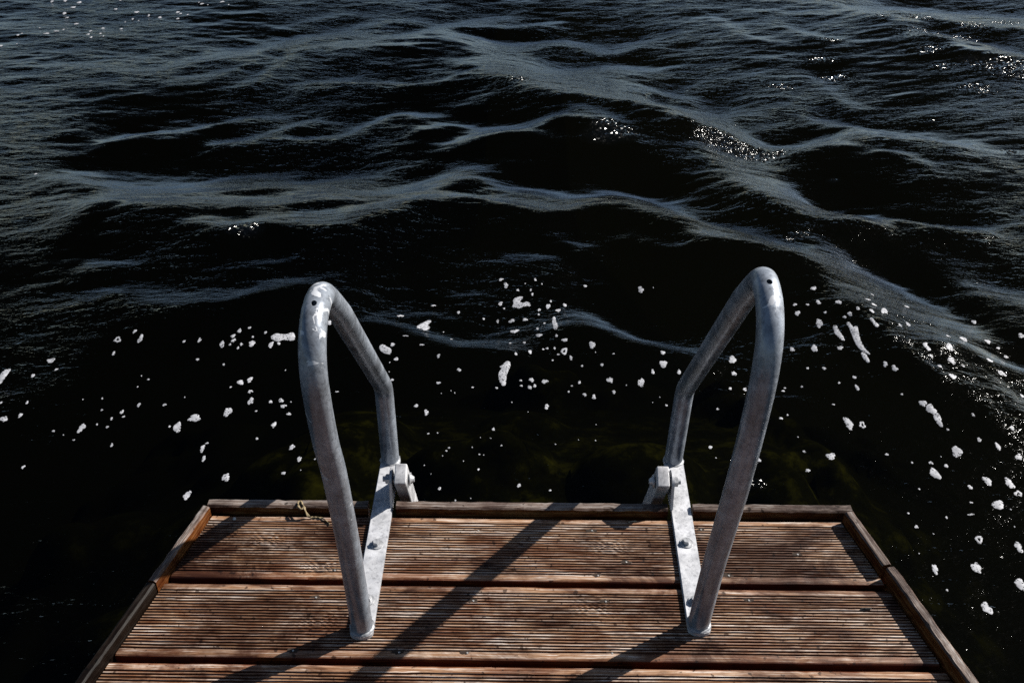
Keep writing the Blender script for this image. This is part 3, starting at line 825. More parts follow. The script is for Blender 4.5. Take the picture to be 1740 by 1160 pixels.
def water_mat():
    m, N, L, out = node_mat('dark_lake_water')
    geo = N('ShaderNodeNewGeometry')
    def nz(sx, sy, rot, scale, detail, dist=0.4):
        mp = N('ShaderNodeMapping'); mp.inputs['Scale'].default_value = (sx, sy, 1); mp.inputs['Rotation'].default_value = (0, 0, R(rot))
        L(geo.outputs['Position'], mp.inputs[0])
        n = N('ShaderNodeTexNoise', Scale=scale, Detail=detail, Roughness=0.55, Distortion=dist); L(mp.outputs[0], n.inputs['Vector']); return n.outputs[0]
    a = nz(0.6, 1.4, 24, 17, 4); b0 = nz(0.6, 1.4, -26, 34, 3)
    b = math_n(N, L, 'ABSOLUTE', math_n(N, L, 'SUBTRACT', b0, 0.5)); b = math_n(N, L, 'SUBTRACT', 1.0, b)
    cluster = nz(1, 1, 0, 1.3, 2)
    cr = ramp(N, [(0.40, 0.30), (0.60, 1.0)]); L(cluster, cr.inputs[0])
    h = math_n(N, L, 'MULTIPLY', math_n(N, L, 'ADD', a, math_n(N, L, 'MULTIPLY', b, 0.55)), cr.outputs[0])
    bp = N('ShaderNodeBump', Strength=1.0, Distance=0.011); L(h, bp.inputs['Height'])
    wt = N('ShaderNodeAttribute', _attribute_name='glint_tilt')  # tilt that puts the glints into the shading normal
    vm = N('ShaderNodeMapping'); vm.inputs['Scale'].default_value = (1.0, 0.8, 0.2); L(geo.outputs['Position'], vm.inputs[0])
    vo = N('ShaderNodeTexVoronoi', Scale=120.0); L(vm.outputs[0], vo.inputs['Vector'])
    sc = N('ShaderNodeSeparateColor'); L(vo.outputs['Color'], sc.inputs[0])
    u = N('ShaderNodeMapRange'); L(sc.outputs[0], u.inputs[0]); u.inputs[3].default_value = 0.1; u.inputs[4].default_value = 2.0
    t1 = N('ShaderNodeVectorMath', _operation='SCALE'); L(wt.outputs['Vector'], t1.inputs[0]); L(math_n(N, L, 'MULTIPLY', u.outputs[0], math_n(N, L, 'GREATER_THAN', sc.outputs[2], 0.52)), t1.inputs['Scale'])
    ce = N('ShaderNodeVectorMath', _operation='SUBTRACT'); L(vo.outputs['Color'], ce.inputs[0]); ce.inputs[1].default_value = (0.5, 0.5, 0.5)
    ln = N('ShaderNodeVectorMath', _operation='LENGTH'); L(wt.outputs['Vector'], ln.inputs[0])
    t2 = N('ShaderNodeVectorMath', _operation='SCALE'); L(ce.outputs[0], t2.inputs[0]); L(math_n(N, L, 'MULTIPLY', ln.outputs['Value'], 0.7), t2.inputs['Scale'])
    s1 = N('ShaderNodeVectorMath', _operation='ADD'); L(bp.outputs[0], s1.inputs[0]); L(t1.outputs[0], s1.inputs[1])
    s2 = N('ShaderNodeVectorMath', _operation='ADD'); L(s1.outputs[0], s2.inputs[0]); L(t2.outputs[0], s2.inputs[1])
    nn = N('ShaderNodeVectorMath', _operation='NORMALIZE'); L(s2.outputs[0], nn.inputs[0]); NRM = nn.outputs[0]
    lw = N('ShaderNodeLayerWeight', Blend=0.5); L(NRM, lw.inputs['Normal'])
    # reflectance by angle, steepened past Fresnel to blacken flats and brighten reflected sky
    fr = ramp(N, [(0.0, 0.010), (0.29, 0.006), (0.45, 0.004), (0.55, 0.004), (0.64, 0.006), (0.69, 0.05), (0.725, 0.24), (0.77, 0.66), (0.86, 0.88), (1.0, 0.95)])
    L(lw.outputs['Facing'], fr.inputs[0])
    gl = N('ShaderNodeBsdfGlossy', Roughness=0.09); gl.inputs['Color'].default_value = (0.95, 0.97, 0.98, 1); L(NRM, gl.inputs['Normal'])
    tr = N('ShaderNodeBsdfTransparent'); tr.inputs['Color'].default_value = (0.145, 0.145, 0.08, 1)
    mx = N('ShaderNodeMixShader'); L(math_n(N, L, 'MAXIMUM', fr.outputs[0], math_n(N, L, 'MULTIPLY', ln.outputs['Value'], 0.035)), mx.inputs[0]); L(tr.outputs[0], mx.inputs[1]); L(gl.outputs[0], mx.inputs[2])  # reflectance raised at the glint spots to brighten them
    L(mx.outputs[0], out.inputs[0]); return m
M_WATER = water_mat()
def bed_mat():
    m, N, L, out = node_mat('algae_stone_bed')
    geo = N('ShaderNodeNewGeometry')
    n = N('ShaderNodeTexNoise', Scale=7.0, Detail=8.0, Roughness=0.7); L(geo.outputs['Position'], n.inputs['Vector'])
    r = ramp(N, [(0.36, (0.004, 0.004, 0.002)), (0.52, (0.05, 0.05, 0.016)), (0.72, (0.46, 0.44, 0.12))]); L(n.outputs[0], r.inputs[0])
    sp = N('ShaderNodeSeparateXYZ'); L(geo.outputs['Position'], sp.inputs[0])   # algae on shallow stones; black with depth stands in for light lost in water
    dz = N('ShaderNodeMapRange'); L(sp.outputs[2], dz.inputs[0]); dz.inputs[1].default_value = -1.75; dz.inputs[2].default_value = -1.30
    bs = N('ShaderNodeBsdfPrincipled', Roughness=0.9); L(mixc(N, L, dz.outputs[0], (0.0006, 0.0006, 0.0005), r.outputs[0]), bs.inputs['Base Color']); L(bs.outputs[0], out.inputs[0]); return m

# ------------------------------------------------------------------ water and lake bed
def grid_mesh(name, xs, ys, zf):
    X, Y = np.meshgrid(xs, ys); Z = zf(X, Y)
    nx, ny = len(xs), len(ys)
    co = np.stack([X, Y, Z], -1).reshape(-1, 3).astype(np.float32)
    i = np.arange(ny - 1)[:, None] * nx + np.arange(nx - 1)[None, :]
    q = np.stack([i, i + 1, i + nx + 1, i + nx], -1).reshape(-1, 4).astype(np.int32)
    me = bpy.data.meshes.new(name)
    me.vertices.add(len(co)); me.vertices.foreach_set('co', co.ravel())
    me.loops.add(q.size); me.loops.foreach_set('vertex_index', q.ravel())
    me.polygons.add(len(q)); me.polygons.foreach_set('loop_start', np.arange(0, q.size, 4, dtype=np.int32)); me.polygons.foreach_set('loop_total', np.full(len(q), 4, np.int32))
    me.polygons.foreach_set('use_smooth', np.ones(len(q), bool))
    me.update(calc_edges=True); return me
def stretch(a, b, step, far, n):
    core = np.arange(a, b + step / 2, step)
    t = step * 1.35 ** np.arange(1, n)
    up = core[-1] + np.cumsum(t); dn = core[0] - np.cumsum(t)
    return np.concatenate([dn[dn > -far][::-1], core, up[up < far]])
xs = stretch(-4.6, 4.6, 0.0135, 600, 40); ys = stretch(0.75, 8.6, 0.0135, 600, 40)
wm = grid_mesh('lake_water', xs, ys, lambda x, y: WZ + water_h(x, y))
# added sun glints: normals aimed between sun and camera, faceted by the material
_X, _Y = np.meshgrid(xs, ys); _V = np.zeros(_X.shape + (3,), np.float32)
for rx, ry, rr, dx, dy, sl in GLINT_RIFFLES:
    _t = 0.28 * math.sin(rx * 7); _u = (_X - rx) * math.cos(_t) + (_Y - ry) * math.sin(_t); _w = (_Y - ry) * math.cos(_t) - (_X - rx) * math.sin(_t)
    g = np.exp(-(_u ** 2 / 2.6 + _w ** 2 * 0.9) / (rr * rr))
    _V[..., 0] = np.maximum(_V[..., 0], 0) if False else np.where(np.abs(g * dx * sl) > np.abs(_V[..., 0]), g * dx * sl, _V[..., 0])
    _V[..., 1] = np.where(np.abs(g * dy * sl) > np.abs(_V[..., 1]), g * dy * sl, _V[..., 1])
at = wm.attributes.new('glint_tilt', 'FLOAT_VECTOR', 'POINT'); at.data.foreach_set('vector', _V.reshape(-1))
w = link_mesh('lake_water', wm, M_WATER)
tag(w, 'black rippled lake water with grey sky reflections on the wave backs', 'water', kind='structure')
def bed_z(x, y):
    rs = np.random.RandomState(11); z = -1.32 - np.clip(y - 2.9, 0, 14) * 0.45 - np.clip(np.abs(x - 0.1) - 0.9, 0, 6) * 0.5
    for _ in range(90):
        cx, cy = rs.uniform(-2.2, 2.2), rs.uniform(0.8, 4.2); r = rs.uniform(0.08, 0.3); a = rs.uniform(0.7, 1.4)
        d = np.hypot((x - cx) * a, (y - cy) / a) / r
        z = z + np.where(d < 1, (1 - d * d) ** 0.7 * r * 0.5, 0) if True else z
    return z
def bed_zf(x, y):
    with np.errstate(invalid='ignore'):
        z = bed_z(x, y)
    return np.nan_to_num(z, nan=-1.3)
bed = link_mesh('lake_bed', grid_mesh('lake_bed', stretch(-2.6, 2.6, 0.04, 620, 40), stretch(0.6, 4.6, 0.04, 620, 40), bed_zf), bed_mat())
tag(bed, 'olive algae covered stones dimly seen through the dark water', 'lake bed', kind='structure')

# ------------------------------------------------------------------ the dock
rnd = random.Random(3)
dock = empty('swimming_dock', (0.0135, 0.9, 0.0))
tag(dock, 'narrow wooden swimming dock of ribbed brown planks with raised edge strips', 'dock')
CX, SL, HALF = 0.0135, -0.236, 0.561          # centre line, taper, half width at y = 1.27 (inner edge of the side strips)
def half_at(y): return HALF + SL * (y - 1.27)
PITCH, PW, NG, GP = 0.158, 0.147, 21, 0.00579
KNOTS = [[(-0.435, 0.012), (-0.33, -0.047), (0.155, 0.006)], [(-0.315, -0.005), (0.12, 0.03)], [(0.3, 0.01)]]
def plank(yc, k, nx):
    # profile across the board: ribs and grooves, rounded long edges
    pr = [(-PW / 2, -0.030), (-PW / 2, -0.006), (-PW / 2 + 0.0012, -0.0022), (-PW / 2 + 0.0040, -0.0004), (-PW / 2 + 0.0065, 0.0)]
    g0 = -(NG - 1) / 2 * GP
    for i in range(NG):
        c = g0 + i * GP
        pr += [(c - 0.0018, 0.0), (c - 0.0012, -0.0009), (c - 0.0008, -0.0032), (c, -0.0042), (c + 0.0008, -0.0032), (c + 0.0012, -0.0009), (c + 0.0018, 0.0)]
    pr += [(PW / 2 - 0.0065, 0.0), (PW / 2 - 0.0040, -0.0004), (PW / 2 - 0.0012, -0.0022), (PW / 2, -0.006), (PW / 2, -0.030)]
    pr = np.array(pr); npf = len(pr)
    t = np.linspace(0, 1, nx)
    rs = np.random.RandomState(100 + k)
    y = np.broadcast_to(pr[:, 0], (nx, npf)).copy(); z = np.broadcast_to(pr[:, 1], (nx, npf)).copy()
    hw = half_at(yc + y) - 0.0025
    x = (t[:, None] * 2 - 1) * hw
    top = (pr[:, 1] > -0.0043)[None, :]
    # worn rib crests: every rib is lower in places
    if nx > 60:
        def vnoise(n, f):
            g = rs.randn(int(f) + 3, n); u = t * f; i = u.astype(int); fr = (u - i)[:, None]; fr = fr * fr * (3 - 2 * fr)
            return g[i] * (1 - fr) + g[i + 1] * fr
        rib = np.clip(((pr[:, 0] - g0) / GP + 0.5).astype(int), 0, NG)
        wear = (vnoise(NG + 1, 26) * 0.00022 + vnoise(NG + 1, 90) * 0.00016)[:, rib]
        z = z + np.where(top, wear, 0)
        y = y + np.where(top, (vnoise(NG + 1, 12) * 0.00018)[:, rib], 0)
        for kx, ky in (KNOTS[k] if k < len(KNOTS) else []):
            d = np.hypot((x + CX - kx) * 0.8, y - ky)
            amp = 0.0009 * np.exp(-(d / 0.022) ** 2)
            z = z + np.where(top, amp * np.sin(d / 0.0043 * 2 * math.pi * 0.6) + amp * 0.3, 0)
    co = np.stack([x, y, z], -1).reshape(-1, 3)
    i = np.arange(nx - 1)[:, None] * npf + np.arange(npf - 1)[None, :]
    q = np.stack([i, i + 1, i + npf + 1, i + npf], -1).reshape(-1, 4)[:, ::-1]
    faces = q.tolist()
    faces.append(list(range(npf))); faces.append(list(range((nx - 1) * npf, nx * npf))[::-1])
    j = np.arange(nx - 1) * npf
    faces += [[int(a), int(a + npf), int(a + npf + npf - 1), int(a + npf - 1)] for a in j]
    me = bpy.data.meshes.new('plank'); me.from_pydata(co.tolist(), [], faces); me.update()
    bm = bmesh.new(); bm.from_mesh(me); bmesh.ops.recalc_face_normals(bm, faces=bm.faces); bm.to_mesh(me); bm.free()
    o = link_mesh('plank', me, M_PLANK, None, True); me.set_sharp_from_angle(angle=R(40))
    o.location = (CX, yc, 0.0); keep_world(o, dock)
    return o
planks = []
Y1 = 1.2105
for k in range(13):
    planks.append(plank(Y1 - k * PITCH, k, 420 if k < 3 else 40))
# screws: sunk into the ribs, a patch painted dark for the pit's shade, with a bright head
def screw(p, x, y, kk):
    yc = Y1 - kk * PITCH
    bm = bmesh.new(); r0 = 0.0034
    bm_cyl(bm, (0.0012, -0.0012, -0.012), (0.0012, -0.0012, 0.0012), r0 * 0.62, 12, r0 * 0.5, 0.0003)
    bm_box(bm, (0.0012, -0.0012, 0.0012), (0.0030, 0.0009, 0.0004), Matrix.Rotation(x * 40, 3, 'Z'))
    o = from_bm('screw', bm, M_SCREW, None, True); smooth_by_angle(o)
    o.location = (x, y, 0.0); o.parent = p; o.matrix_parent_inverse = Matrix.Translation(-Vector((CX, yc, 0)))
    bm = bmesh.new(); n = 18; vs = []     # ragged dark patch laid on the ribs, standing in for a shaded recess
    for i in range(n):
        a = i / n * 2 * math.pi; rr = 0.0036 * (0.75 + 0.6 * rnd.random()) * (1 + 0.5 * abs(math.cos(a))); vs.append(bm.verts.new((rr * 1.6 * math.cos(a), rr * math.sin(a), 0.0002)))
    cv = bm.verts.new((0, 0, 0.0005))
    for i in range(n): bm.faces.new((vs[i], vs[(i + 1) % n], cv))
    o2 = from_bm('pit_shade_patch', bm, M_HOLE, None, True)
    o2.location = (x, y, 0.0); o2.parent = p; o2.matrix_parent_inverse = Matrix.Translation(-Vector((CX, yc, 0)))
SCREWS = [(0, -0.0709, 1.2519), (0, 0.1273, 1.2548), (0, 0.1812, 1.182), (0, 0.1318, 1.1511), (0, -0.3066, 1.1565), (0, 0.3489, 1.1543), (0, 0.3183, 1.26), (0, 0.4742, 1.2037), (1, -0.0729, 1.0946), (1, 0.1409, 1.096), (1, -0.1819, 0.9917), (1, -0.0774, 0.9921), (1, 0.1441, 0.9941), (1, 0.3725, 1.1017), (1, -0.3278, 1.0979), (1, -0.3446, 0.9927)]
for kk, x, y in SCREWS: screw(planks[kk], x, y, kk)

# edge strips, each a bevelled batten with its grain along local X
def batten(name, p0, p1, wdt, z0, z1, seed=0, mat=M_STRIP):
    p0 = Vector((*p0, 0)); p1 = Vector((*p1, 0)); d = p1 - p0; n = max(8, int(d.length / 0.012))
    rs = random.Random(seed); bm = bmesh.new(); rows = []
    hw = wdt / 2
    for i in range(n + 1):
        x = -d.length / 2 + d.length * i / n
        e = lambda s: rs.gauss(0, s)
        c1, c2 = 0.0022 + abs(e(0.0008)), 0.0022 + abs(e(0.0008)); zt = z1 + e(0.00035)
        sec = [(-hw, z0), (-hw + e(0.0003), zt - c1), (-hw + c1, zt), (-hw * 0.3, zt + e(0.0003)), (hw * 0.3, zt + e(0.0003)), (hw - c2, zt), (hw + e(0.0003), zt - c2), (hw, z0)]
        if i in (0, n): x += 0.001 * (1 if i == 0 else -1)
        rows.append([bm.verts.new((x, a, b)) for a, b in sec])
    for r0, r1 in zip(rows[:-1], rows[1:]):
        for j in range(8): bm.faces.new((r0[j], r1[j], r1[(j + 1) % 8], r0[(j + 1) % 8]))
    bm.faces.new(rows[0][::-1]); bm.faces.new(rows[-1])
    o = from_bm(name, bm, mat, None, True); smooth_by_angle(o, 30)
    mid = (p0 + p1) / 2
    o.rotation_euler = (0, 0, math.atan2(d.y, d.x)); o.location = mid; keep_world(o, dock)
    return o
FZ = 0.016; FY = 1.2990
tag(batten('edge_strip', (-0.5535, FY), (-0.2665, FY), 0.019, -0.03, FZ, 1))
tag(batten('edge_strip', (-0.2185, FY), (0.2655, FY), 0.019, -0.03, FZ + 0.0005, 2))
tag(batten('edge_strip', (0.3085, FY), (0.5905, FY), 0.019, -0.03, FZ + 0.001, 3), 'orange stained front edge strip right of the handrail')
def side(y, s, o): return (CX + s * (half_at(y) + o), y)
SZ = 0.024
batten('edge_strip', side(1.284, -1, 0.0075), side(1.108, -1, 0.0075), 0.014, -0.03, SZ * 0.92, 4)
tag(batten('edge_strip', side(1.1065, -1, 0.0078), side(-0.9, -1, 0.0078), 0.0145, -0.03, SZ * 0.90, 7, M_BLACK), 'blackened side strip')
batten('edge_strip', side(1.284, 1, 0.0085), side(1.158, 1, 0.0085), 0.0165, -0.03, SZ, 5)
batten('edge_strip', side(1.155, 1, 0.0118), side(-0.9, 1, 0.0118), 0.0175, -0.03, SZ * 1.02, 6)
# carrying frame below
for s in (-1, 1):
    batten('joist', side(1.27, s, -0.035), side(-0.9, s, -0.035), 0.045, -0.19, -0.034, 8 + s, M_JOIST)
batten('joist', (CX, 1.265), (CX, -0.9), 0.045, -0.19, -0.034, 12, M_JOIST)
for yy in (1.235, 0.2, -0.8):
    batten('cross_beam', side(yy, -1, -0.06), side(yy, 1, -0.06), 0.09, -0.30, -0.193, int(20 + yy * 10), M_JOIST)
for yy in (1.14, -0.7):
    for s in (-1, 1):
        p = side(yy, s, -0.12); bm = bmesh.new(); bm_cyl(bm, (0, 0, -1.3), (0, 0, 0.95), 0.06, 20)
        o = from_bm('pile', bm, M_JOIST, None, True); smooth_by_angle(o); o.location = (p[0], p[1], -1.15 - 0.0); keep_world(o, dock)

# ------------------------------------------------------------------ handrails
def catmull(P, n):
    P = [Vector(p) for p in P]; P = [2 * P[0] - P[1]] + P + [2 * P[-1] - P[-2]]; out = []
    for i in range(1, len(P) - 2):
        a, b, c, d = P[i - 1:i + 3]
        for k in range(n):
            t = k / n
            out.append(0.5 * ((2 * b) + (c - a) * t + (2 * a - 5 * b + 4 * c - d) * t * t + (3 * b - a - 3 * c + d) * t ** 3))
    return out + [P[-2]]
def resample(pts, step):
    out = [pts[0]]; acc = 0
    for a, b in zip(pts[:-1], pts[1:]):
        L = (b - a).length; s = step - acc
        while s <= L: out.append(a.lerp(b, s / L)); s += step
        acc = (acc + L) % step if L + acc >= step else acc + L
    return out + [pts[-1]]
def tube_bm(path, r, n=40):
    bm = bmesh.new(); rings = []
    tan = [(path[min(i + 1, len(path) - 1)] - path[max(i - 1, 0)]).normalized() for i in range(len(path))]
    u = Vector((1, 0, 0)); u = (u - tan[0] * u.dot(tan[0])).normalized()
    for p, t in zip(path, tan):
        u = (u - t * u.dot(t)).normalized(); v = t.cross(u)
        rings.append([bm.verts.new(p + r * (math.cos(a) * u + math.sin(a) * v)) for a in (2 * math.pi * i / n for i in range(n))])
    for r0, r1 in zip(rings[:-1], rings[1:]):
        for i in range(n): bm.faces.new((r0[i], r0[(i + 1) % n], r1[(i + 1) % n], r1[i]))
    bm.faces.new(rings[0][::-1]); bm.faces.new(rings[-1])
    return bm
def fillet(P, i, rad, n=8):
    """replace corner i by an arc"""
    a, b, c = P[i - 1], P[i], P[i + 1]; d1 = (a - b).normalized(); d2 = (c - b).normalized()
    p0 = b + d1 * rad; p1 = b + d2 * rad
    return [p0.lerp(b, t).lerp(b.lerp(p1, t), t) for t in (k / n for k in range(n + 1))]
TR = 0.0168
def handrail(near, bendP, foot, xfun, px0, px1, hole, tubemat, lugx, bolt_yz, label, side_s):
    base = Vector((near[0][0], near[0][1], 0.0))
    root = empty('handrail', base)
    tag(root, label, 'handrail', 'handrails of the swim ladder')
    top = catmull(near, 8)
    corner = [top[-2], Vector(bendP), Vector(foot)]
    path = top[:-1] + [top[-1].lerp(Vector(bendP), t) for t in (0.0, 0.3, 0.6)] + fillet([top[-1], Vector(bendP), Vector(foot)], 1, 0.02) + [Vector(bendP).lerp(Vector(foot), t) for t in (0.3, 0.6, 1.0)]
    path = resample(path, 0.006)
    bm = tube_bm(path, TR)
    bmesh.ops.translate(bm, verts=bm.verts, vec=-base)
    tube = from_bm('tube', bm, tubemat, None, True)
    # the drilled drain hole near the top
    hp, hd = Vector(hole[0]) - base, Vector(hole[1]).normalized()
    bmc = bmesh.new(); bm_cyl(bmc, hp - hd * 0.004, hp + hd * 0.02, 0.0036, 20)
    cut = from_bm('cut', bmc, M_HOLE)
    md = tube.modifiers.new('b', 'BOOLEAN'); md.operation = 'DIFFERENCE'; md.object = cut; md.solver = 'EXACT'
    bpy.context.view_layer.update()
    dg = bpy.context.evaluated_depsgraph_get()
    me = bpy.data.meshes.new_from_object(tube.evaluated_get(dg)); tube.modifiers.clear()
    if len(me.polygons) > 1000: tube.data = me
    bpy.data.objects.remove(cut, do_unlink=True)
    me = tube.data; me.materials.clear(); me.materials.append(tubemat)
    me.polygons.foreach_set('use_smooth', [True] * len(me.polygons)); me.set_sharp_from_angle(angle=R(40))
    tube.parent = root
    # mounting plate: flat bar with a rounded near end and clipped far corners
    d = (Vector((px1[0], px1[1], 0)) - Vector((px0[0], px0[1], 0))); Ln = d.length; ang = math.atan2(d.y, d.x) - math.pi / 2
    hw = 0.0180; th = 0.0075; bm = bmesh.new(); o2 = []
    for k in range(9):
        a = math.pi + math.pi * k / 8; o2.append((hw * math.cos(a), 0.011 + 0.011 * math.sin(a) if True else 0))
    o2 += [(hw, Ln - 0.006), (hw - 0.006, Ln), (-hw + 0.006, Ln), (-hw, Ln - 0.006)]
    vs = [bm.verts.new((x, y, 0.0006)) for x, y in o2]; f = bm.faces.new(vs)
    ex = bmesh.ops.extrude_face_region(bm, geom=[f]); bmesh.ops.translate(bm, vec=(0, 0, th), verts=[v for v in ex['geom'] if isinstance(v, bmesh.types.BMVert)])
    bmesh.ops.bevel(bm, geom=[e for e in bm.edges if abs(e.verts[0].co.z - e.verts[1].co.z) < 1e-6 and e.verts[0].co.z > 0.004], offset=0.0012, segments=2, affect='EDGES')
    plate = from_bm('mounting_plate', bm, M_PLATE); smooth_by_angle(plate, 30)
    plate.rotation_euler = (0, 0, ang); plate.location = Vector((px0[0], px0[1], 0)) - base; plate.parent = root
    pinv = Matrix.Rotation(-ang, 4, 'Z') @ Matrix.Translation(-Vector((px0[0], px0[1], 0)))
    zt = 0.0081
    def sub(bm, name, mat, world_loc, rz=0.0):
        o = from_bm(name, bm, mat, None, True); smooth_by_angle(o, 35)
        o.parent = plate; o.matrix_parent_inverse = Matrix.Identity(4)
        o.location = pinv @ Vector(world_loc); o.rotation_euler = (0, 0, rz); return o
    for i, by in enumerate(bolt_yz):
        bx = xfun(by)
        bm = bmesh.new(); bm_cyl(bm, (0, 0, -0.0002), (0, 0, 0.0022), 0.0118, 32, 0.0115, 0.0006); sub(bm, 'washer', M_BOLT, (bx[0], bx[1], zt))
        bm = bmesh.new(); bm_cyl(bm, (0, 0, 0.0022), (0, 0, 0.0088), 0.0076, 6, 0.0074, 0.0009)
        bm_cyl(bm, (0, 0, 0.0018), (0, 0, 0.0030), 0.0086, 24)
        sub(bm, 'bolt', M_BOLT, (bx[0], bx[1], zt), 0.35 + i * 0.5)
    for fx in ((near[0][0], near[0][1]), (foot[0], foot[1])):     # welds round the tube ends
        bm = bmesh.new(); n = 36; rr = random.Random(int(fx[0] * 1e4)); rings = []
        for i in range(n):
            a = 2 * math.pi * i / n; R1 = TR + 0.0005; w_ = 0.0014 + 0.0012 * rr.random(); h_ = 0.0016 + 0.0012 * rr.random()
            ca, sa = math.cos(a), math.sin(a)
            rings.append([bm.verts.new(((R1 + q * w_) * ca, (R1 + q * w_) * sa, hh * h_)) for q, hh in ((1.25, 0), (0.9, 0.55), (0.4, 0.9), (-0.3, 1.2))])
        for i in range(n):
            for j in range(3): bm.faces.new((rings[i][j], rings[(i + 1) % n][j], rings[(i + 1) % n][j + 1], rings[i][j + 1]))
        sub(bm, 'weld_bead', M_WELD, (fx[0], fx[1], zt - 0.0003))
    # hinge lug: an upright rounded ear on the inner edge of the plate
    by, bz = 1.327, 0.050
    prof = [(1.297, 0.0085), (1.372, 0.0085)] + [(by + 0.021 * math.cos(a), bz + 0.021 * math.sin(a)) for a in (R(t) for t in range(-10, 200, 15))]
    bm = bmesh.new(); vs = [bm.verts.new((lugx - 0.0026, y, z)) for y, z in prof]; f = bm.faces.new(vs)
    ex = bmesh.ops.extrude_face_region(bm, geom=[f]); bmesh.ops.translate(bm, vec=(0.0052, 0, 0), verts=[v for v in ex['geom'] if isinstance(v, bmesh.types.BMVert)])
    bmesh.ops.bevel(bm, geom=[e for e in bm.edges if abs(e.verts[0].co.x - e.verts[1].co.x) < 1e-6], offset=0.0009, segments=2, affect='EDGES')
    bmesh.ops.translate(bm, verts=bm.verts, vec=-base)
    lug = from_bm('hinge_lug', bm, M_PLATE, root); smooth_by_angle(lug, 30)
    sx = -side_s      # towards the middle of the ladder
    bm = bmesh.new()
    bm_cyl(bm, (lugx - sx * 0.016, by, bz), (lugx + sx * 0.040, by, bz), 0.0048, 16)
    bm_cyl(bm, (lugx - sx * 0.0110, by, bz), (lugx - sx * 0.0030, by, bz), 0.0092, 6, None, 0.0008)
    bm_cyl(bm, (lugx + sx * 0.0030, by, bz), (lugx + sx * 0.0055, by, bz), 0.0085, 20)
    bm_cyl(bm, (lugx + sx * 0.0318, by, bz), (lugx + sx * 0.0338, by, bz), 0.0120, 24)
    bm_cyl(bm, (lugx + sx * 0.0338, by, bz), (lugx + sx * 0.0395, by, bz), 0.0090, 20, 0.0050)
    bmesh.ops.translate(bm, verts=bm.verts, vec=-base)
    hb = from_bm('hinge_bolt', bm, M_BOLT, root); smooth_by_angle(hb, 35)
    return root
NL = [(-0.2425, 1.033, 0.008), (-0.2445, 1.0185, 0.2), (-0.2455, 0.994, 0.355), (-0.2469, 0.9765, 0.4262), (-0.2477, 0.9665, 0.4971), (-0.2483, 0.9675, 0.545), (-0.2487, 0.9825, 0.5785), (-0.2491, 1.0148, 0.5985), (-0.2492, 1.055, 0.598), (-0.249, 1.085, 0.578), (-0.2486, 1.1554, 0.5097)]
NR = [(0.2841, 1.047, 0.008), (0.29, 1.0362, 0.1524), (0.2948, 1.0117, 0.3035), (0.2967, 1.004, 0.363), (0.2985, 0.999, 0.4159), (0.3007, 0.9955, 0.482), (0.3022, 0.9965, 0.5273), (0.3041, 1.0081, 0.5697), (0.3055, 1.0339, 0.598), (0.3064, 1.068, 0.609), (0.3071, 1.1, 0.6), (0.3059, 1.164, 0.5338)]
handrail(NL, (-0.2456, 1.4376, 0.1720), (-0.2430, 1.4270, 0.008), lambda y: (-0.2415 + 0.002 * (1.2 - y), y), (-0.2425, 1.0125), (-0.2425, 1.4380),
         ((-0.2486, 1.0218, 0.6081), (0.033, -0.8086, 0.5874)), M_TUBE_L, -0.2262, (1.2075, 1.0850), 'galvanized handrail with white flaking zinc patches on its top bend', -1)
handrail(NR, (0.2989, 1.4440, 0.1670), (0.2915, 1.4330, 0.008), lambda y: (0.2835 + 0.0085 * (y - 1.03) / 0.4, y), (0.2838, 1.0265), (0.2918, 1.4450),
         ((0.3061, 1.0642, 0.6173), (-0.0318, -0.7618, 0.6471)), M_TUBE_R, 0.2716, (1.2180, 1.0900), 'smoother galvanized handrail with a single dark hole on its clean top bend', 1)

# ------------------------------------------------------------------ the hinged ladder below
lad = empty('swim_ladder', (0.02, 1.327, 0.05))
tag(lad, 'hinged square tube ladder hanging over the dock edge between both handrails', 'ladder')
LD = Vector((0, 0.50, -0.866))
def stile(x):
    c0 = Vector((x, 1.327, 0.050)) - LD * 0.030
    rot = Matrix.Rotation(math.atan2(LD.y, -LD.z), 3, 'X')
    bm = bmesh.new(); Ln = 1.25; bm_box(bm, c0 + LD * Ln / 2, (0.0215, 0.038, Ln), rot, 0.0035, 3)
    o = from_bm('stile', bm, M_STILE); smooth_by_angle(o, 30); keep_world(o, lad); return o
XL, XR = -0.2262 + 0.0185, 0.2716 - 0.0185
stile(XL); stile(XR)
for s in (0.42, 0.70, 0.98, 1.18):
    p = Vector((0, 1.327, 0.05)) + LD * s; bm = bmesh.new()
    bm_box(bm, ((XL + XR) / 2, p.y, p.z), (XR - XL - 0.0215, 0.05, 0.022), Matrix.Rotation(0.0, 3, 'X'), 0.003, 2)
    o = from_bm('rung', bm, M_STILE); smooth_by_angle(o, 30); keep_world(o, lad)

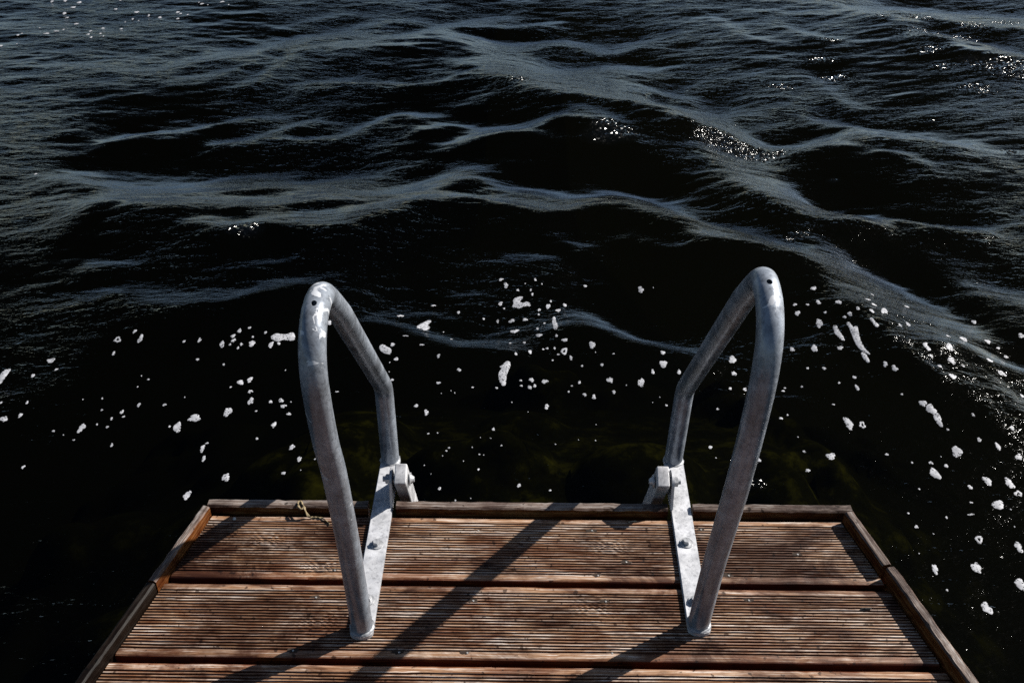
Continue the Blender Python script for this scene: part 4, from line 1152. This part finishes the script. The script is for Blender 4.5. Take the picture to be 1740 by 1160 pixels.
# ------------------------------------------------------------------ small things left on the dock
def ribbon(name, pts, r, mat, label, cat, n=8, twist=False):
    P = resample(catmull(pts, 10), 0.002); base = P[0].copy(); bm = tube_bm([p - base for p in P], r, n)
    if twist:
        for v in bm.verts:
            k = (v.co.x + v.co.y) * 900; v.co += Vector((math.sin(k), math.cos(k), math.sin(k * 1.3))) * r * 0.5
    o = from_bm(name, bm, mat, None, True); o.location = base; return tag(o, label, cat)
ribbon('dry_stalk', [(-0.3794, 1.2859, 0.018), (-0.3829, 1.2809, 0.018), (-0.3889, 1.2876, 0.018), (-0.3916, 1.2986, 0.018), (-0.3874, 1.3, 0.018), (-0.3804, 1.2886, 0.0185), (-0.3766, 1.2807, 0.017), (-0.3734, 1.2784, 0.008), (-0.3676, 1.2768, 0.0025), (-0.3563, 1.2773, 0.002), (-0.3463, 1.275, 0.002), (-0.3375, 1.2684, 0.002), (-0.3315, 1.2605, 0.002)], 0.0016, M_TWIG, 'looped dry plant stalk draped over the front edge strip beside the left handrail', 'plant stalk', 8, True)
ribbon('straw_bit', [(0.1929, 1.274, 0.0015), (0.1993, 1.2763, 0.0015), (0.2077, 1.2772, 0.0015)], 0.0009, M_STRAW, 'short pale straw bit at the front of the first plank near the right handrail', 'straw', 6)
bm = bmesh.new()
for i in range(9): bm_cyl(bm, (-0.0085 + i * 0.0021, 0.0006 * math.sin(i), 0), (-0.0085 + i * 0.0021 + 0.0014, 0.0006 * math.sin(i), 0), 0.0026 * (1 - 0.5 * abs(i - 4) / 4.5), 12, None, 0.0003)
bm_cyl(bm, (-0.009, 0, 0), (0.009, 0, 0), 0.0012, 10)
o = from_bm('ribbed_scrap', bm, M_RUBBER, None, True); smooth_by_angle(o); o.location = (0.5570, 1.0840, 0.0026); o.rotation_euler = (0, 0, 0.08)
tag(o, 'tiny black ribbed scrap lying in a groove of the second plank near the right strip', 'debris')
def crumb(x, y, r, label, seed):
    bm = bmesh.new(); bmesh.ops.create_icosphere(bm, subdivisions=2, radius=r); rs = random.Random(seed)
    for v in bm.verts: v.co *= 0.75 + 0.5 * rs.random(); v.co.z *= 0.7
    o = from_bm('white_crumb', bm, M_CRUMB, None, True); o.location = (x, y, r * 0.45); return tag(o, label, 'crumb')
crumb(-0.5018, 1.2728, 0.0032, 'white crumb on the first plank near the dock left front corner', 1)

# ------------------------------------------------------------------ foam floating on the lake
def on_water(x, y): return float(WZ + water_h(x, y))
def chaikin(P, n=2):
    for _ in range(n):
        P = [q for a, b in zip(P, P[1:] + P[:1]) for q in ((a[0] * .75 + b[0] * .25, a[1] * .75 + b[1] * .25), (a[0] * .25 + b[0] * .75, a[1] * .25 + b[1] * .75))]
    return P
def foam_piece(name, outline, thick, ring=False, seed=0):
    """a thin raft of bubbles lying on the water: grid of rings from the rim inwards"""
    n = len(outline); cx = sum(p[0] for p in outline) / n; cy = sum(p[1] for p in outline) / n
    cz = on_water(cx, cy); bm = bmesh.new(); lay = bm.verts.layers.float.new('rim')
    def V(X, Y, hgt, rim):
        v = bm.verts.new((X - cx, Y - cy, on_water(X, Y) - cz + 0.0006 + thick * hgt)); v[lay] = rim; return v
    if ring:
        rows = [[V(cx + (x - cx) * s, cy + (y - cy) * s, hgt, rim) for x, y in outline] for s, hgt, rim in ((1.06, 0, 1), (0.85, 0.8, 0.2), (0.62, 0.9, 0.0), (0.42, 0.5, 0.6), (0.34, 0, 1))]
        for a, b in zip(rows[:-1], rows[1:]):
            for i in range(n): bm.faces.new((a[i], a[(i + 1) % n], b[(i + 1) % n], b[i]))
    else:
        rim = []; ins = []
        for i, (x, y) in enumerate(outline):
            tx, ty = outline[(i + 1) % n][0] - outline[i - 1][0], outline[(i + 1) % n][1] - outline[i - 1][1]; l = math.hypot(tx, ty) + 1e-9
            k = min(0.0016 + thick * 0.4, 0.22 * l + 0.0004)
            rim.append(V(x + ty / l * k * 0.7, y - tx / l * k * 0.7, 0.0, 1.0)); ins.append(V(x - ty / l * k * 0.5, y + tx / l * k * 0.5, 0.9, 0.25))
        for i in range(n): bm.faces.new((rim[i], rim[(i + 1) % n], ins[(i + 1) % n], ins[i]))
        es = [bm.edges.get((ins[i], ins[(i + 1) % n])) for i in range(n)]
        if n <= 24:
            c = V(cx, cy, 1.0, 0.0)
            for i in range(n): bm.faces.new((ins[i], ins[(i + 1) % n], c))
        else:
            bmesh.ops.triangle_fill(bm, edges=es, use_beauty=True)
    for f in bm.faces:
        f.normal_update()
        if f.normal.z < 0: f.normal_flip()
    me = bpy.data.meshes.new(name); bm.to_mesh(me); bm.free()
    o = link_mesh(name, me, M_FOAM, None, True); o.location = (cx, cy, cz); return o
ORI = 1
def ccw(P):
    return P if sum(a[0] * b[1] - b[0] * a[1] for a, b in zip(P, P[1:] + P[:1])) > 0 else P[::-1]
for lab, P in PATCHES:
    o = foam_piece('foam_patch', chaikin(ccw([tuple(p) for p in P]), 2), 0.0009)
    tag(o, lab, 'foam')
REG = ['left of the left handrail', 'in the gap between the handrails', 'right of the right handrail']
tiny = []
for i, (x, y, rx, ry, ring, reg) in enumerate(FOAM):
    rs = random.Random(500 + i); n = 9 if rx < 0.006 else 20; rx *= 0.80; ry *= 0.55 if y > 4.6 else 0.78
    ph = [rs.random() * 6.28 for _ in range(3)]
    P = [(x + rx * c * math.cos(a), y + ry * c * math.sin(a)) for a in (2 * math.pi * j / n for j in range(n))
         for c in [1 + 0.16 * math.sin(2 * a + ph[0]) + 0.15 * math.sin(3 * a + ph[1]) + 0.10 * math.sin(5 * a + ph[2])]]
    if i >= 284:
        tiny.append(P); continue
    big = max(rx, ry)
    th = 0.0008 + 0.07 * min(rx, ry)
    o = foam_piece('foam_fleck', P, min(th * 0.5, 0.0009), bool(ring) and rx > 0.008)
    far = 'far out' if y > 2.75 else ('near the dock' if y < 2.2 else 'at mid distance')
    if ring: sz = 'ring shaped white'
    elif big > 0.016: sz = 'big oval white' if rx > ry * 0.8 else 'big upright white'
    elif big > 0.008: sz = 'small roundish white' if rx > ry * 0.6 else 'small upright white'
    else: sz = 'pinhead sized white'
    tag(o, f'{sz} foam fleck floating {far}, {REG[reg]}', 'foam', f'{sz} foam flecks {far} {REG[reg]}')
if tiny:
    bm = bmesh.new()
    for P in tiny:
        n = len(P); cx = sum(p[0] for p in P) / n; cy = sum(p[1] for p in P) / n
        a = [bm.verts.new((px_, py_, on_water(px_, py_) + 0.0003)) for px_, py_ in P]; t_ = bm.verts.new((cx, cy, on_water(cx, cy) + 0.0018))
        for i in range(n): bm.faces.new((a[i], a[(i + 1) % n], t_))
    o = from_bm('foam_specks', bm, M_FOAM, None, True); tag(o, 'scattered tiny white foam specks floating among the larger flecks', 'foam', kind='stuff')
